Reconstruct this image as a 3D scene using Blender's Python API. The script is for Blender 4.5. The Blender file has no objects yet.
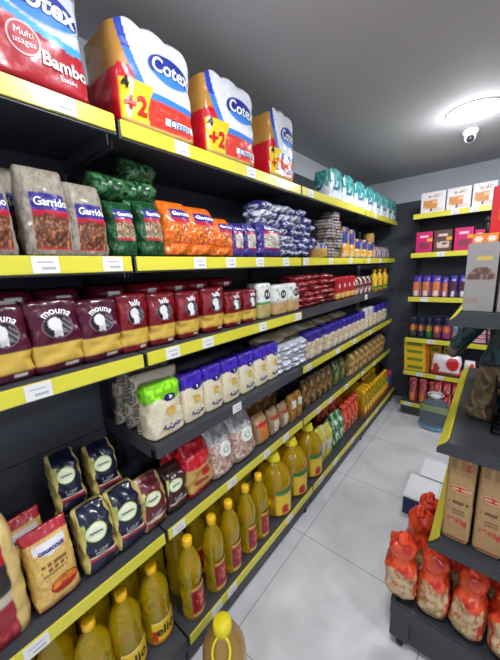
import bpy, bmesh, math, random
from mathutils import Vector, Matrix, noise
random.seed(7)
S = bpy.context.scene
C = S.collection

# ------------------------------------------------------------------ camera, world, lights, exposure
EYE = 1.54
FPX = 293.0
RX = (0.76979236, 0.09485303, -0.63120728)      # world x along (image right, image down, view axis)
RY = (0.63680782, -0.18157974, 0.74933611)
RZ = (-0.04353765, -0.97879094, -0.20018185)
cam_data = bpy.data.cameras.new('camera')
cam = bpy.data.objects.new('camera', cam_data)
C.objects.link(cam)
cam.matrix_world = Matrix(((RX[0], -RX[1], -RX[2], 0), (RY[0], -RY[1], -RY[2], 0), (RZ[0], -RZ[1], -RZ[2], EYE), (0, 0, 0, 1)))
cam_data.sensor_fit = 'VERTICAL'
cam_data.sensor_height = 36
cam_data.lens = 36 * FPX / 660
cam_data.clip_start = 0.02
S.camera = cam

CEIL = 2.41
LAMPS = [(-0.20, 2.385), (-0.20, 0.55), (-0.20, -1.25), (1.55, 2.385), (1.55, 0.55), (1.55, -1.25)]
LAMP_W = 9.0
GLOW_W = 5.2
w = bpy.data.worlds.new('world'); S.world = w; w.use_nodes = True
w.node_tree.nodes['Background'].inputs[0].default_value = (0.6, 0.65, 0.75, 1)
w.node_tree.nodes['Background'].inputs[1].default_value = 0.05
S.view_settings.view_transform = 'Standard'
S.view_settings.look = 'None'
S.view_settings.gamma = 1
S.view_settings.use_curve_mapping = False
S.view_settings.exposure = 0.25
for i, (lx, ly) in enumerate(LAMPS):
    ld = bpy.data.lights.new('ceiling_lamp_light', 'AREA')
    ld.shape = 'DISK'; ld.size = 0.26; ld.energy = LAMP_W; ld.color = (0.96, 0.98, 1.0)
    lo = bpy.data.objects.new('ceiling_lamp_light', ld); C.objects.link(lo)
    lo.location = (lx, ly, CEIL - 0.042)
    pd = bpy.data.lights.new('ceiling_lamp_glow', 'POINT'); pd.energy = GLOW_W; pd.shadow_soft_size = 0.05; pd.color = (0.96, 0.98, 1.0)
    po = bpy.data.objects.new('ceiling_lamp_glow', pd); C.objects.link(po); po.location = (lx, ly, CEIL - 0.13)

# ------------------------------------------------------------------ helpers
def lin(c):
    return tuple(((v / 255) / 12.92 if v / 255 <= 0.04045 else ((v / 255 + 0.055) / 1.055) ** 2.4) for v in c)

def sy(px, z, x):
    """where the shelf line (x, z) runs through image column px: its y in metres"""
    dz = z - EYE; k = px - 250.0
    return -((FPX * RX[0] - k * RX[2]) * x + (FPX * RZ[0] - k * RZ[2]) * dz) / (FPX * RY[0] - k * RY[2])

def ray(px, py):
    a, b = px - 250.0, py - 330.0
    return Vector((RX[0]*a + RX[1]*b + RX[2]*FPX, RY[0]*a + RY[1]*b + RY[2]*FPX, RZ[0]*a + RZ[1]*b + RZ[2]*FPX))

def at(px, py, axis, val):
    r = ray(px, py); o = Vector((0, 0, EYE))
    return o + r * ((val - o[axis]) / r[axis])

MATS = {}
def mat(name, rgb=None, rough=0.5, metal=0.0, trans=0.0, emit=None, alpha=1.0, bump=None, coat=0.0, spec=0.5, vary=None, printed=False, ior=1.45):
    if name in MATS: return MATS[name]
    m = bpy.data.materials.new(name); m.use_nodes = True
    nt = m.node_tree; p = nt.nodes['Principled BSDF']
    if rgb: p.inputs['Base Color'].default_value = (*lin(rgb), 1)
    p.inputs['Roughness'].default_value = rough
    p.inputs['Metallic'].default_value = metal
    p.inputs['Transmission Weight'].default_value = trans
    p.inputs['IOR'].default_value = ior
    p.inputs['Alpha'].default_value = alpha
    p.inputs['Coat Weight'].default_value = coat
    p.inputs['Coat Roughness'].default_value = 0.12
    p.inputs['Specular IOR Level'].default_value = spec
    if emit:
        p.inputs['Emission Color'].default_value = (*lin(rgb), 1); p.inputs['Emission Strength'].default_value = emit
    tc = nt.nodes.new('ShaderNodeTexCoord')
    if printed:
        a = nt.nodes.new('ShaderNodeAttribute'); a.attribute_name = 'print'
        nt.links.new(a.outputs['Color'], p.inputs['Base Color'])
    elif vary:
        n = nt.nodes.new('ShaderNodeTexNoise'); n.inputs['Scale'].default_value = vary[0]; n.inputs['Detail'].default_value = 4
        r = nt.nodes.new('ShaderNodeValToRGB')
        k = vary[1]
        r.color_ramp.elements[0].position = 0.3; r.color_ramp.elements[1].position = 0.7
        r.color_ramp.elements[0].color = (*[v * (1 - k) for v in lin(rgb)], 1)
        r.color_ramp.elements[1].color = (*[min(1, v * (1 + k)) for v in lin(rgb)], 1)
        nt.links.new(tc.outputs['Object'], n.inputs['Vector']); nt.links.new(n.outputs['Fac'], r.inputs[0])
        nt.links.new(r.outputs[0], p.inputs['Base Color'])
    if bump:
        n = nt.nodes.new('ShaderNodeTexNoise'); n.inputs['Scale'].default_value = bump[0]; n.inputs['Detail'].default_value = 3
        b = nt.nodes.new('ShaderNodeBump'); b.inputs['Strength'].default_value = bump[1]; b.inputs['Distance'].default_value = 0.01
        nt.links.new(tc.outputs['Object'], n.inputs['Vector']); nt.links.new(n.outputs['Fac'], b.inputs['Height'])
        nt.links.new(b.outputs[0], p.inputs['Normal'])
    MATS[name] = m
    return m

FILM = mat('printed_film', rough=0.32, printed=True, bump=(38, 0.35), coat=0.25)
FILM_SMOOTH = mat('printed_film_taut', rough=0.28, printed=True, bump=(22, 0.25), coat=0.3)
PAPER = mat('printed_paper', rough=0.7, printed=True, bump=(60, 0.15))
CARD = mat('printed_card', rough=0.45, printed=True)
METAL_PRINT = mat('printed_tin', rough=0.3, printed=True)
WHITE_INK = mat('white_ink', (240, 240, 245), 0.4)
RED_INK = mat('red_ink', (205, 25, 30), 0.4)
DARK_INK = mat('dark_ink', (25, 22, 30), 0.4)
BLUE_INK = mat('blue_ink', (45, 40, 130), 0.4)
SHELF = mat('dark_grey_shelf_metal', (66, 68, 74), 0.42, vary=(8, 0.06))
SHELF_DARK = mat('charcoal_shelf_metal', (56, 58, 63), 0.4, vary=(8, 0.05))
PANEL = mat('dark_back_panel', (74, 77, 87), 0.5, vary=(3, 0.06))
UPRIGHT = mat('black_upright', (36, 37, 41), 0.5)
YELLOW = mat('yellow_price_rail', (220, 212, 64), 0.35, coat=0.2)
TAG = mat('white_price_tag', (232, 232, 232), 0.5)
TAGINK = mat('tag_print', (176, 176, 180), 0.6)
OIL = mat('sunflower_oil', (255, 224, 10), 0.03, trans=0.76, coat=0.8, ior=1.3)
OIL_DEEP = mat('deep_sunflower_oil', (244, 200, 8), 0.06, trans=0.62, coat=0.8, ior=1.3)
CAP = mat('yellow_cap', (245, 190, 20), 0.35)
CAP_LEMON = mat('lemon_cap', (232, 214, 30), 0.35)
RUBBER = mat('black_rubber', (24, 24, 26), 0.6)

def link(name, mesh, parent=None):
    o = bpy.data.objects.new(name, mesh); C.objects.link(o)
    if parent: o.parent = parent
    return o

def tag(o, label, cat, group=None, kind=None):
    o['label'] = label; o['category'] = cat
    if group: o['group'] = group
    if kind: o['kind'] = kind
    return o

def bm_mesh(name, bm, mats, smooth=False):
    me = bpy.data.meshes.new(name); bm.to_mesh(me); bm.free()
    for m in (mats if isinstance(mats, (list, tuple)) else [mats]): me.materials.append(m)
    if smooth: me.polygons.foreach_set('use_smooth', [True] * len(me.polygons))
    return me

def add_box(bm, x0, x1, y0, y1, z0, z1, mi=0, bevel=0.0):
    vs = [bm.verts.new((x, y, z)) for x in (x0, x1) for y in (y0, y1) for z in (z0, z1)]
    fs = []
    for q in ((0, 1, 3, 2), (4, 6, 7, 5), (0, 4, 5, 1), (2, 3, 7, 6), (0, 2, 6, 4), (1, 5, 7, 3)):
        f = bm.faces.new([vs[i] for i in q]); f.material_index = mi; fs.append(f)
    if bevel:
        es = list({e for f in fs for e in f.edges})
        bmesh.ops.bevel(bm, geom=es, offset=bevel, segments=2, affect='EDGES')

def box_mesh(name, x0, x1, y0, y1, z0, z1, m, bevel=0.0):
    bm = bmesh.new(); add_box(bm, x0, x1, y0, y1, z0, z1, 0, bevel)
    bmesh.ops.recalc_face_normals(bm, faces=bm.faces)
    return bm_mesh(name, bm, m)

def structure(name, mesh, parent=None):
    o = link(name, mesh, parent)
    if not parent: o['kind'] = 'structure'
    return o

def add_lathe(bm, prof, n=20, cx=0, cy=0, mi=0, cap=True):
    rings = []
    for r, z in prof:
        rings.append([bm.verts.new((cx + r * math.cos(2 * math.pi * i / n), cy + r * math.sin(2 * math.pi * i / n), z)) for i in range(n)])
    for a, b in zip(rings, rings[1:]):
        for i in range(n):
            f = bm.faces.new((a[i], a[(i + 1) % n], b[(i + 1) % n], b[i])); f.material_index = mi
    if cap:
        bm.faces.new(rings[0][::-1]).material_index = mi; bm.faces.new(rings[-1]).material_index = mi
    return rings

def add_tube(bm, pts, r, n=8, mi=0, closed=False):
    pts = [Vector(p) for p in pts]; rings = []
    N = len(pts)
    for i, p in enumerate(pts):
        a = pts[(i - 1) % N] if (closed or i > 0) else p
        b = pts[(i + 1) % N] if (closed or i < N - 1) else p
        t = (b - a).normalized()
        u = t.orthogonal().normalized() if i == 0 else (rings_u - t * rings_u.dot(t)).normalized()
        rings_u = u; v = t.cross(u)
        rings.append([bm.verts.new(p + (u * math.cos(2*math.pi*k/n) + v * math.sin(2*math.pi*k/n)) * r) for k in range(n)])
    pairs = list(zip(rings, rings[1:])) + ([(rings[-1], rings[0])] if closed else [])
    for a, b in pairs:
        for k in range(n):
            bm.faces.new((a[k], a[(k+1) % n], b[(k+1) % n], b[k])).material_index = mi
    if not closed:
        bm.faces.new(rings[0][::-1]).material_index = mi; bm.faces.new(rings[-1]).material_index = mi

# ------------------------------------------------------------------ printed packs
def h2(a, b, s=0):
    v = math.sin(a * 127.1 + b * 311.7 + s * 74.7) * 43758.5453
    return v - math.floor(v)

def prof(kind, v):
    """(depth scale, width scale) of a pack at height v"""
    if kind == 'box': return 1, 1
    if kind == 'brick':
        e = min(v, 1 - v); k = 1 - 0.16 * max(0, 1 - e / 0.07) ** 2
        return k, k
    if kind == 'pillow':
        d = (0.72 + 2.8 * v if v < 0.1 else 1) if v < 0.5 else 1 - 0.93 * ((v - 0.5) / 0.5) ** 1.7
        return d, 0.96 + 0.04 * abs(2 * v - 1)
    if kind == 'lying':
        return max(0.04, math.sin(math.pi * (0.03 + 0.94 * v)) ** 0.5), 0.97 + 0.03 * abs(2 * v - 1)
    if kind == 'gusset':
        d = 0.85 + 1.5 * v if v < 0.1 else 1
        if v > 0.72: d *= 1 - 0.8 * ((v - 0.72) / 0.28) ** 1.4
        return d, (1 if v < 0.75 else 1 - 0.14 * ((v - 0.75) / 0.25))
    if kind == 'sack':
        if v < 0.08: return 0.82 + 2.2 * v, 0.86 + 1.7 * v
        if v < 0.5: return 1, 1
        if v < 0.68: s = 1 - 0.3 * math.sin((v - 0.5) / 0.18 * math.pi / 2) ** 2
        elif v < 0.86: s = 0.7 + 0.16 * math.sin((v - 0.68) / 0.18 * math.pi / 2)
        else: s = 0.86 * math.sqrt(max(0.02, 1 - ((v - 0.86) / 0.145) ** 2))
        return s, s
    if kind == 'tied':
        if v < 0.08: return 0.8 + 2.5 * v, 0.85 + 1.9 * v
        if v < 0.5: return 1, 1
        if v < 0.76:
            k = (v - 0.5) / 0.26; s = 1 - 0.68 * k * k
            return s, s
        k = (v - 0.76) / 0.24
        s = 0.32 + 0.45 * math.sin(k * math.pi * 0.8)
        return s, s

class Pack:
    """a filled pack: x to the front, y across, z up; carries its print as colours"""
    def __init__(self, name, w, d, h, col, kind='brick', n=6, nu=30, nv=36, wr=0.003, fr=22, bulge=0.0, m=None, seed=0, topf=None):
        self.w, self.d, self.h, self.kind, self.n, self.wr, self.fr, self.bulge, self.seed = w, d, h, kind, n, wr, fr, bulge, seed
        self.topf = topf
        nd = max(4, nu // 3); nb = 4
        path = [('F', 1, -1 + 2 * i / nu) for i in range(nu + 1)]
        path += [('R', 1 - 2 * i / nd, 1) for i in range(1, nd)]
        path += [('B', -1, 1 - 2 * i / nb) for i in range(nb + 1)]
        path += [('L', -1 + 2 * i / nd, -1) for i in range(1, nd)]
        K = len(path); verts = []; cols = []
        for j in range(nv + 1):
            v = j / nv
            for f, a, b in path:
                p = self.pt(a, b, v)
                verts.append(p)
                u = (b + 1) / 2 if f in 'FB' else ((a + 1) / 2 if f == 'L' else (1 - a) / 2)
                cols.append(col(f, u, v))
        faces = [(j*K + i, j*K + (i+1) % K, (j+1)*K + (i+1) % K, (j+1)*K + i) for j in range(nv) for i in range(K)]
        for v, j, s in ((0, 0, 1), (1, nv, -1)):
            ring = [j*K + i for i in range(K)]
            c = sum((Vector(verts[i]) for i in ring), Vector()) / K
            verts.append(tuple(c)); ci = len(verts) - 1; cols.append(col('T', 0.5, v))
            for i in range(K):
                a, b = ring[i], ring[(i+1) % K]
                faces.append((ci, b, a) if s == 1 else (ci, a, b))
        me = bpy.data.meshes.new(name); me.from_pydata(verts, [], faces); me.update()
        at_ = me.color_attributes.new('print', 'FLOAT_COLOR', 'POINT')
        buf = []
        for c in cols: buf += [*lin(c), 1.0]
        at_.data.foreach_set('color', buf)
        me.materials.append(m or FILM)
        if kind != 'box': me.polygons.foreach_set('use_smooth', [True] * len(me.polygons))
        self.mesh = me
        self.name = name
        self.parts = []
    def disp(self, x, y, z):
        return self.wr * (noise.noise(Vector((x * self.fr + self.seed * 7.3, y * self.fr, z * self.fr))) + 0.5 * noise.noise(Vector((x * self.fr * 2.3, y * self.fr * 2.3 + self.seed, z * self.fr * 2.3)))) if self.wr else 0
    def pt(self, a, b, v):
        s = (abs(a) ** self.n + abs(b) ** self.n) ** (-1 / self.n)
        dx, dy = prof(self.kind, v)
        x = a * s * self.d / 2 * dx; y = b * s * self.w / 2 * dy; z = v * self.h
        k = self.disp(0.05 * a, y, z) * (1 if 0.01 < v < 0.99 else 0.3)
        x += k * a + (self.bulge * math.sin(math.pi * v) * (1 - (b * s) ** 2) * (1 if a > 0 else -1) * abs(a))
        y += k * b
        if self.topf and v > 0.8: z += self.topf(b) * (v - 0.8) / 0.2
        return (x, y, z)
    def front(self, y, z):
        v = min(0.995, max(0.005, z / self.h)); dx, dy = prof(self.kind, v)
        t = min(0.999, abs(y) / (self.w / 2 * dy))
        b = (1 - t ** self.n) ** (1 / self.n)
        return self.d / 2 * dx * b + self.disp(0.05, y, z) + self.bulge * math.sin(math.pi * v) * (1 - t * t)
    def text(self, part, body, size, u, v, m, shear=0.0, arc=None, off=0.003, bold=0.0, squash=1.0):
        cu = bpy.data.curves.new('tmp_text', 'FONT'); cu.body = body; cu.size = size; cu.shear = shear
        cu.align_x = 'CENTER'; cu.align_y = 'CENTER'; cu.offset = bold; cu.resolution_u = 3
        o = bpy.data.objects.new('tmp_text', cu); C.objects.link(o)
        dg = bpy.context.evaluated_depsgraph_get(); dg.update()
        me = bpy.data.meshes.new_from_object(o.evaluated_get(dg))
        bpy.data.objects.remove(o); bpy.data.curves.remove(cu)
        y0, z0 = (u - 0.5) * self.w, v * self.h
        for vt in me.vertices:
            tx, ty = vt.co.x * squash, vt.co.y
            if arc:
                ang = tx / arc; r = arc + ty
                tx, ty = r * math.sin(ang), r * math.cos(ang)
            vt.co = (self.front(y0 + tx, z0 + ty) + off, y0 + tx, z0 + ty)
        me.name = part; me.materials.clear(); me.materials.append(m)
        self.parts.append((part, me))
        return self
    def patch(self, part, u, v, ru, rv, colf, m=None, off=0.0016, n=14, rect=False):
        """a label on the front: an oval or a rectangle of half size ru, rv (of the width, of the height)"""
        verts, faces, cols = [], [], []
        N = 2 * n
        for i in range(N + 1):
            for j in range(N + 1):
                a, b = -1 + i / n, -1 + j / n
                if not rect:
                    k = max(abs(a), abs(b)); l = math.hypot(a, b)
                    if l: a, b = a / l * k, b / l * k
                y, z = (u - 0.5 + a * ru) * self.w, (v + b * rv) * self.h
                verts.append((self.front(y, z) + off, y, z)); cols.append(colf(a, b))
        for i in range(N):
            for j in range(N):
                q = i * (N + 1) + j
                faces.append((q, q + N + 1, q + N + 2, q + 1))
        me = bpy.data.meshes.new(part); me.from_pydata(verts, [], faces)
        a_ = me.color_attributes.new('print', 'FLOAT_COLOR', 'POINT'); buf = []
        for c in cols: buf += [*lin(c), 1.0]
        a_.data.foreach_set('color', buf); me.materials.append(m or CARD)
        me.polygons.foreach_set('use_smooth', [True] * len(me.polygons))
        self.parts.append((part, me))
        return self

def place(pk, name, label, cat, loc, rz=0.0, scale=(1, 1, 1), group=None, lean=0.0, roll=0.0, body='pack', kids=True):
    root = bpy.data.objects.new(name, None); C.objects.link(root)
    root.empty_display_size = 0.02
    root.matrix_world = Matrix.Translation(Vector(loc) + Vector((0, 0, .0012 + pk.d / 2 * scale[0] * math.sin(lean) * .9))) @ Matrix.Rotation(rz, 4, 'Z') @ Matrix.Rotation(-lean, 4, 'Y') @ Matrix.Rotation(roll, 4, 'X') @ Matrix.Diagonal((*scale, 1))
    tag(root, label, cat, group)
    b = link(body, pk.mesh, root)
    if kids:
        for e in pk.parts: link(e[0], e[1], root)
    return root

ORD = ['first', 'second', 'third', 'fourth', 'fifth', 'sixth', 'seventh', 'eighth', 'ninth', 'tenth', 'eleventh', 'twelfth', 'thirteenth', 'fourteenth', 'fifteenth', 'sixteenth']
T1, T2, T3, T4, T5, TB = 1.968, 1.595, 1.29, 0.95, 0.605, 0.16
XF = -0.855
def row(pk, name, cat, spans, z, labels, h=None, x=-0.875, group=None, rz=0.0, lean=0.0, jit=0.0, body='pack', kids=True):
    """packs standing along the long shelf; spans are the image columns their lower front edges start and end at"""
    out = []
    for i, s in enumerate(spans):
        q = 0.12 * (s[1] - s[0]); y0, y1 = sy(s[0] + q, z, x), sy(s[1] + q, z, x)
        hh = (s[2] if len(s) > 2 else (h or pk.h))
        wy = (y1 - y0) * 1.01
        xx = x - (s[3] if len(s) > 3 else 0)
        l = labels[i] if isinstance(labels, (list, tuple)) else labels.format(ORD[i])
        sc = wy / pk.w
        sd = min(max(sc, 0.8), 1.15)
        o = place(pk, name, l, cat, (xx - pk.d / 2 * sd, (y0 + y1) / 2, z + 0.001), rz + random.uniform(-jit, jit), (sd, sc, hh / pk.h), group, lean, 0, body, kids)
        out.append(o)
    return out

# ------------------------------------------------------------------ room
WALL_WHITE = mat('white_wall_paint', (212, 216, 224), 0.7, vary=(1.2, 0.02))
CEIL_M = mat('matt_ceiling_paint', (186, 187, 190), 0.8, vary=(0.8, 0.02))
fm = bpy.data.materials.new('glossy_grey_marble_tile'); fm.use_nodes = True
nt = fm.node_tree; P = nt.nodes['Principled BSDF']
tc = nt.nodes.new('ShaderNodeTexCoord')
mp = nt.nodes.new('ShaderNodeMapping'); mp.inputs['Location'].default_value = (0.73, -0.02, 0)
br = nt.nodes.new('ShaderNodeTexBrick'); br.offset = 0; br.squash = 1
br.inputs['Scale'].default_value = 1; br.inputs['Brick Width'].default_value = 0.63; br.inputs['Row Height'].default_value = 0.63
br.inputs['Mortar Size'].default_value = 0.0022; br.inputs['Mortar Smooth'].default_value = 0.1
n1 = nt.nodes.new('ShaderNodeTexNoise'); n1.inputs['Scale'].default_value = 2.2; n1.inputs['Detail'].default_value = 9; n1.inputs['Distortion'].default_value = 1.8
r1 = nt.nodes.new('ShaderNodeValToRGB')
r1.color_ramp.elements[0].position = 0.3; r1.color_ramp.elements[0].color = (*lin((196, 196, 200)), 1)
r1.color_ramp.elements[1].position = 0.68; r1.color_ramp.elements[1].color = (*lin((222, 222, 226)), 1)
mx = nt.nodes.new('ShaderNodeMixRGB'); mx.inputs['Color2'].default_value = (*lin((146, 146, 150)), 1)
nt.links.new(tc.outputs['Object'], mp.inputs['Vector']); nt.links.new(mp.outputs[0], br.inputs['Vector'])
nt.links.new(tc.outputs['Object'], n1.inputs['Vector']); nt.links.new(n1.outputs['Fac'], r1.inputs[0])
nt.links.new(r1.outputs[0], mx.inputs['Color1']); nt.links.new(br.outputs['Fac'], mx.inputs['Fac'])
nt.links.new(mx.outputs[0], P.inputs['Base Color'])
P.inputs['Roughness'].default_value = 0.22
WL, WR, WB, WF = -1.27, 3.1, 3.62, -2.6
structure('floor', box_mesh('floor', WL - .1, WR + .1, WF - .1, WB + .1, -0.1, 0, fm))
structure('ceiling', box_mesh('ceiling', WL - .1, WR + .1, WF - .1, WB + .1, CEIL, CEIL + .1, CEIL_M))
structure('wall_left', box_mesh('wall_left', WL - .1, WL, WF, WB, 0, CEIL, WALL_WHITE))
structure('wall_right', box_mesh('wall_right', WR, WR + .1, WF, WB, 0, CEIL, WALL_WHITE))
structure('wall_back', box_mesh('wall_back', WL - .1, WR + .1, WB, WB + .1, 0, CEIL, WALL_WHITE))
structure('wall_front', box_mesh('wall_front', WL - .1, WR + .1, WF - .1, WF, 0, CEIL, WALL_WHITE))

LAMP_GLOW = mat('lamp_diffuser', (245, 248, 255), 0.4, emit=10.0)
LAMP_RIM = mat('lamp_rim_white', (225, 226, 230), 0.4)
def lamp(loc, label):
    root = bpy.data.objects.new('ceiling_downlight', None); C.objects.link(root); root.location = loc
    tag(root, label, 'ceiling light', 'round ceiling downlights')
    bm = bmesh.new(); add_lathe(bm, [(0.134, 0), (0.1385, 0), (0.1385, -0.004), (0.136, -0.006), (0.134, -0.006), (0.134, 0)], 48, cap=False)
    link('rim', bm_mesh('rim', bm, LAMP_RIM, True), root)
    bm = bmesh.new(); add_lathe(bm, [(0.1338, -0.002), (0.1335, -0.008), (0.125, -0.014), (0.095, -0.018)], 48)
    link('diffuser', bm_mesh('diffuser', bm, LAMP_GLOW, False), root)
for i, (lx, ly) in enumerate(LAMPS):
    lamp((lx, ly, CEIL), ['round white glowing downlight in the ceiling beside the dome camera', 'round downlight in the ceiling over the near end of the aisle', 'round downlight in the ceiling behind the aisle entrance',
                          'round downlight in the ceiling of the next aisle by the end wall', 'round downlight in the ceiling of the next aisle midway', 'round downlight in the ceiling of the next aisle behind'][i])
# dome camera
root = bpy.data.objects.new('dome_camera', None); C.objects.link(root); root.location = (-0.232, 2.70, CEIL)
tag(root, 'small white dome security camera on the ceiling beyond the round light', 'security camera')
bm = bmesh.new(); add_lathe(bm, [(0.048, 0), (0.05, -0.012), (0.044, -0.03), (0.036, -0.034)], 28)
link('mount', bm_mesh('mount', bm, LAMP_RIM, True), root)
bm = bmesh.new(); bmesh.ops.create_uvsphere(bm, u_segments=24, v_segments=14, radius=0.036); bmesh.ops.translate(bm, verts=bm.verts, vec=(0, 0, -0.046))
hd = link('camera_ball', bm_mesh('camera_ball', bm, LAMP_RIM, True), root)
bm = bmesh.new(); bmesh.ops.create_uvsphere(bm, u_segments=20, v_segments=12, radius=0.023); bmesh.ops.translate(bm, verts=bm.verts, vec=(0.004, -0.02, -0.06))
link('lens', bm_mesh('lens', bm, mat('camera_lens', (40, 42, 50), 0.15), True), hd)

# ------------------------------------------------------------------ shelving
TAGW = 0.058
def tag_mesh():
    bm = bmesh.new(); add_box(bm, 0, 0.0012, -TAGW/2, TAGW/2, -0.001, 0.039, 0)
    add_box(bm, 0.0012, 0.0015, -0.018, 0.016, 0.024, 0.027, 1); add_box(bm, 0.0012, 0.0015, -0.01, 0.02, 0.008, 0.014, 1)
    return bm_mesh('price_tag', bm, [TAG, TAGINK])
TAGM = tag_mesh()

def shelf(parent, y0, y1, z, tags=(), rail=True, xb=-1.245, xf=XF):
    bm = bmesh.new()
    add_box(bm, xb, xf - 0.012, y0, y1, z - 0.022, z)
    add_box(bm, xf - 0.014, xf, y0, y1, z - 0.048, z - 0.001)
    add_box(bm, xb, xf - 0.05, y0, y0 + 0.004, z - 0.06, z - 0.02); add_box(bm, xb, xf - 0.05, y1 - 0.004, y1, z - 0.06, z - 0.02)
    s = link('shelf', bm_mesh('shelf', bm, SHELF), parent)
    if rail:
        link('price_rail', box_mesh('price_rail', xf, xf + 0.006, y0 + 0.004, y1 - 0.004, z - 0.043, z + 0.001, YELLOW, 0.0015), s)
    for px in tags:
        t = link('price_tag', TAGM, s); t.location = (xf + (0.0062 if rail else 0.0004), sy(px, z - 0.02, xf), z - 0.04)
    return s

YA, YB, YC, YD, YE = -0.53, 0.479, 1.49, 2.50, 3.46
def bay(y0, y1, label, shelves, base, xfb=-0.787):
    root = bpy.data.objects.new('shelving_bay', None); C.objects.link(root); root.location = (0, 0, 0)
    tag(root, label, 'shelving', 'bays of the long gondola')
    bm = bmesh.new()
    zs = [0, 0.45, 0.9, 1.35, 1.8, 2.245]
    for a, b in zip(zs, zs[1:]): add_box(bm, -1.262, -1.247, y0 + 0.002, y1 - 0.002, a + 0.002, b - 0.002)
    link('back_panel', bm_mesh('back_panel', bm, PANEL), root)
    bm = bmesh.new()
    add_box(bm, -1.247, -1.238, y0 + 0.002, y0 + 0.03, 0, 2.245)
    link('upright', bm_mesh('upright', bm, UPRIGHT), root)
    for s in shelves: shelf(root, y0 + 0.004, y1 - 0.004, **s)
    bm = bmesh.new()
    add_box(bm, -1.245, xfb - 0.012, y0 + 0.004, y1 - 0.004, TB - 0.02, TB)
    add_box(bm, xfb - 0.014, xfb, y0 + 0.004, y1 - 0.004, TB - 0.055, TB - 0.001)
    add_box(bm, xfb - 0.03, xfb - 0.02, y0 + 0.004, y1 - 0.004, 0.012, TB - 0.03)
    d = link('base_deck', bm_mesh('base_deck', bm, SHELF), root)
    if base is not None:
        link('price_rail', box_mesh('price_rail', xfb, xfb + 0.006, y0 + 0.008, y1 - 0.008, TB - 0.042, TB + 0.001, YELLOW, 0.0015), d)
        for px in base:
            t = link('price_tag', TAGM, d); t.location = (xfb + 0.0062, sy(px, TB - 0.02, xfb), TB - 0.04)
    bm = bmesh.new(); add_lathe(bm, [(0.02, 0), (0.022, 0.004), (0.022, 0.012), (0.012, 0.016), (0.012, 0.03)], 14, xfb - 0.035, y1 - 0.06)
    link('foot', bm_mesh('foot', bm, RUBBER, True), root)
    return root
bay(YA, YB, 'near bay of the long shelving, beans over maroon semolina, no rail on its base', [
    dict(z=T1 + 0.006, tags=(62,)), dict(z=T2, tags=(45, 112)), dict(z=T3, tags=(38,)), dict(z=T5, tags=(36,))], None)
bay(YB, YC, 'second bay of the long shelving, with tall oil bottles on its base', [
    dict(z=T1, tags=(181, 250)), dict(z=T2, tags=(199, 230, 259, 285)), dict(z=T3, tags=(172, 207, 262, 297)), dict(z=T4, rail=False, tags=(237,)), dict(z=T5, tags=(178, 231, 266, 285))], (216, 231, 289))
bay(YC, YD, 'third bay of the long shelving, with noodle bags over the green and orange bags', [
    dict(z=T1, tags=(310,)), dict(z=T2, tags=(305, 330, 350)), dict(z=T3, rail=False, tags=()), dict(z=T4, tags=(308, 337, 354)), dict(z=T5, tags=(318, 330, 346))], (320, 335, 352))
bay(YD, YE, 'far bay of the long shelving, reaching into the dark corner', [
    dict(z=T1, tags=(375,)), dict(z=T2, tags=(368, 380)), dict(z=T3, rail=False, tags=(366,)), dict(z=T4, tags=(370,)), dict(z=T5, tags=(362, 374))], (366, 376))

# cross shelving against the end wall
YX, X0, X1 = 3.2, -0.652, 0.55
XT = [1.975, 1.627, 1.215, 0.81, 0.465]
def to_back(px, py, y=YX): return at(px, py, 1, y)
root = bpy.data.objects.new('shelving_bay', None); C.objects.link(root)
tag(root, 'shelving across the end wall holding boxes, biscuits and tins', 'shelving')
bm = bmesh.new()
for a, b in ((0, .45), (.45, .9), (.9, 1.35), (1.35, 1.8), (1.8, 2.165)): add_box(bm, WL + 0.005, 1.2, 3.598, 3.612, a + .002, b - .002)
link('back_panel', bm_mesh('back_panel', bm, PANEL), root)
for xx in (X0 + 0.0, X1):
    bm = bmesh.new(); add_box(bm, xx - 0.015, xx + 0.015, 3.57, 3.6, 0, 2.1); link('upright', bm_mesh('upright', bm, UPRIGHT), root)
for z, tg in zip(XT, [(447, 465), (437,), (424, 0), (434,), (425, 447)]):
    bm = bmesh.new()
    add_box(bm, X0, X1, YX + 0.012, 3.595, z - 0.022, z); add_box(bm, X0, X1, YX, YX + 0.014, z - 0.046, z - 0.001)
    add_box(bm, X0, X0 + 0.004, YX + 0.05, 3.59, z - 0.06, z - 0.02)
    s = link('shelf', bm_mesh('shelf', bm, SHELF), root)
    link('price_rail', box_mesh('price_rail', X0 + 0.002, X1, YX - 0.006, YX, z - 0.043, z + 0.001, YELLOW, 0.0015), s)
    for px in tg:
        if not px: continue
        t = link('price_tag', TAGM, s); t.rotation_euler = (0, 0, -math.pi/2); t.location = (to_back(px, 300).x, YX - 0.0062, z - 0.04)
bm = bmesh.new()
add_box(bm, X0, X1, YX - 0.03, 3.595, 0.125, 0.145); add_box(bm, X0, X1, YX - 0.045, YX - 0.03, 0.095, 0.145); add_box(bm, X0 + .01, X1, YX - 0.02, YX, 0.0, 0.11)
d = link('base_deck', bm_mesh('base_deck', bm, SHELF), root)
link('price_rail', box_mesh('price_rail', X0 + 0.004, X1, YX - 0.051, YX - 0.045, 0.104, 0.146, YELLOW, 0.0015), d)
t = link('price_tag', TAGM, d); t.rotation_euler = (0, 0, -math.pi/2); t.location = (to_back(409, 400).x, YX - 0.0512, 0.107)

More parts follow.
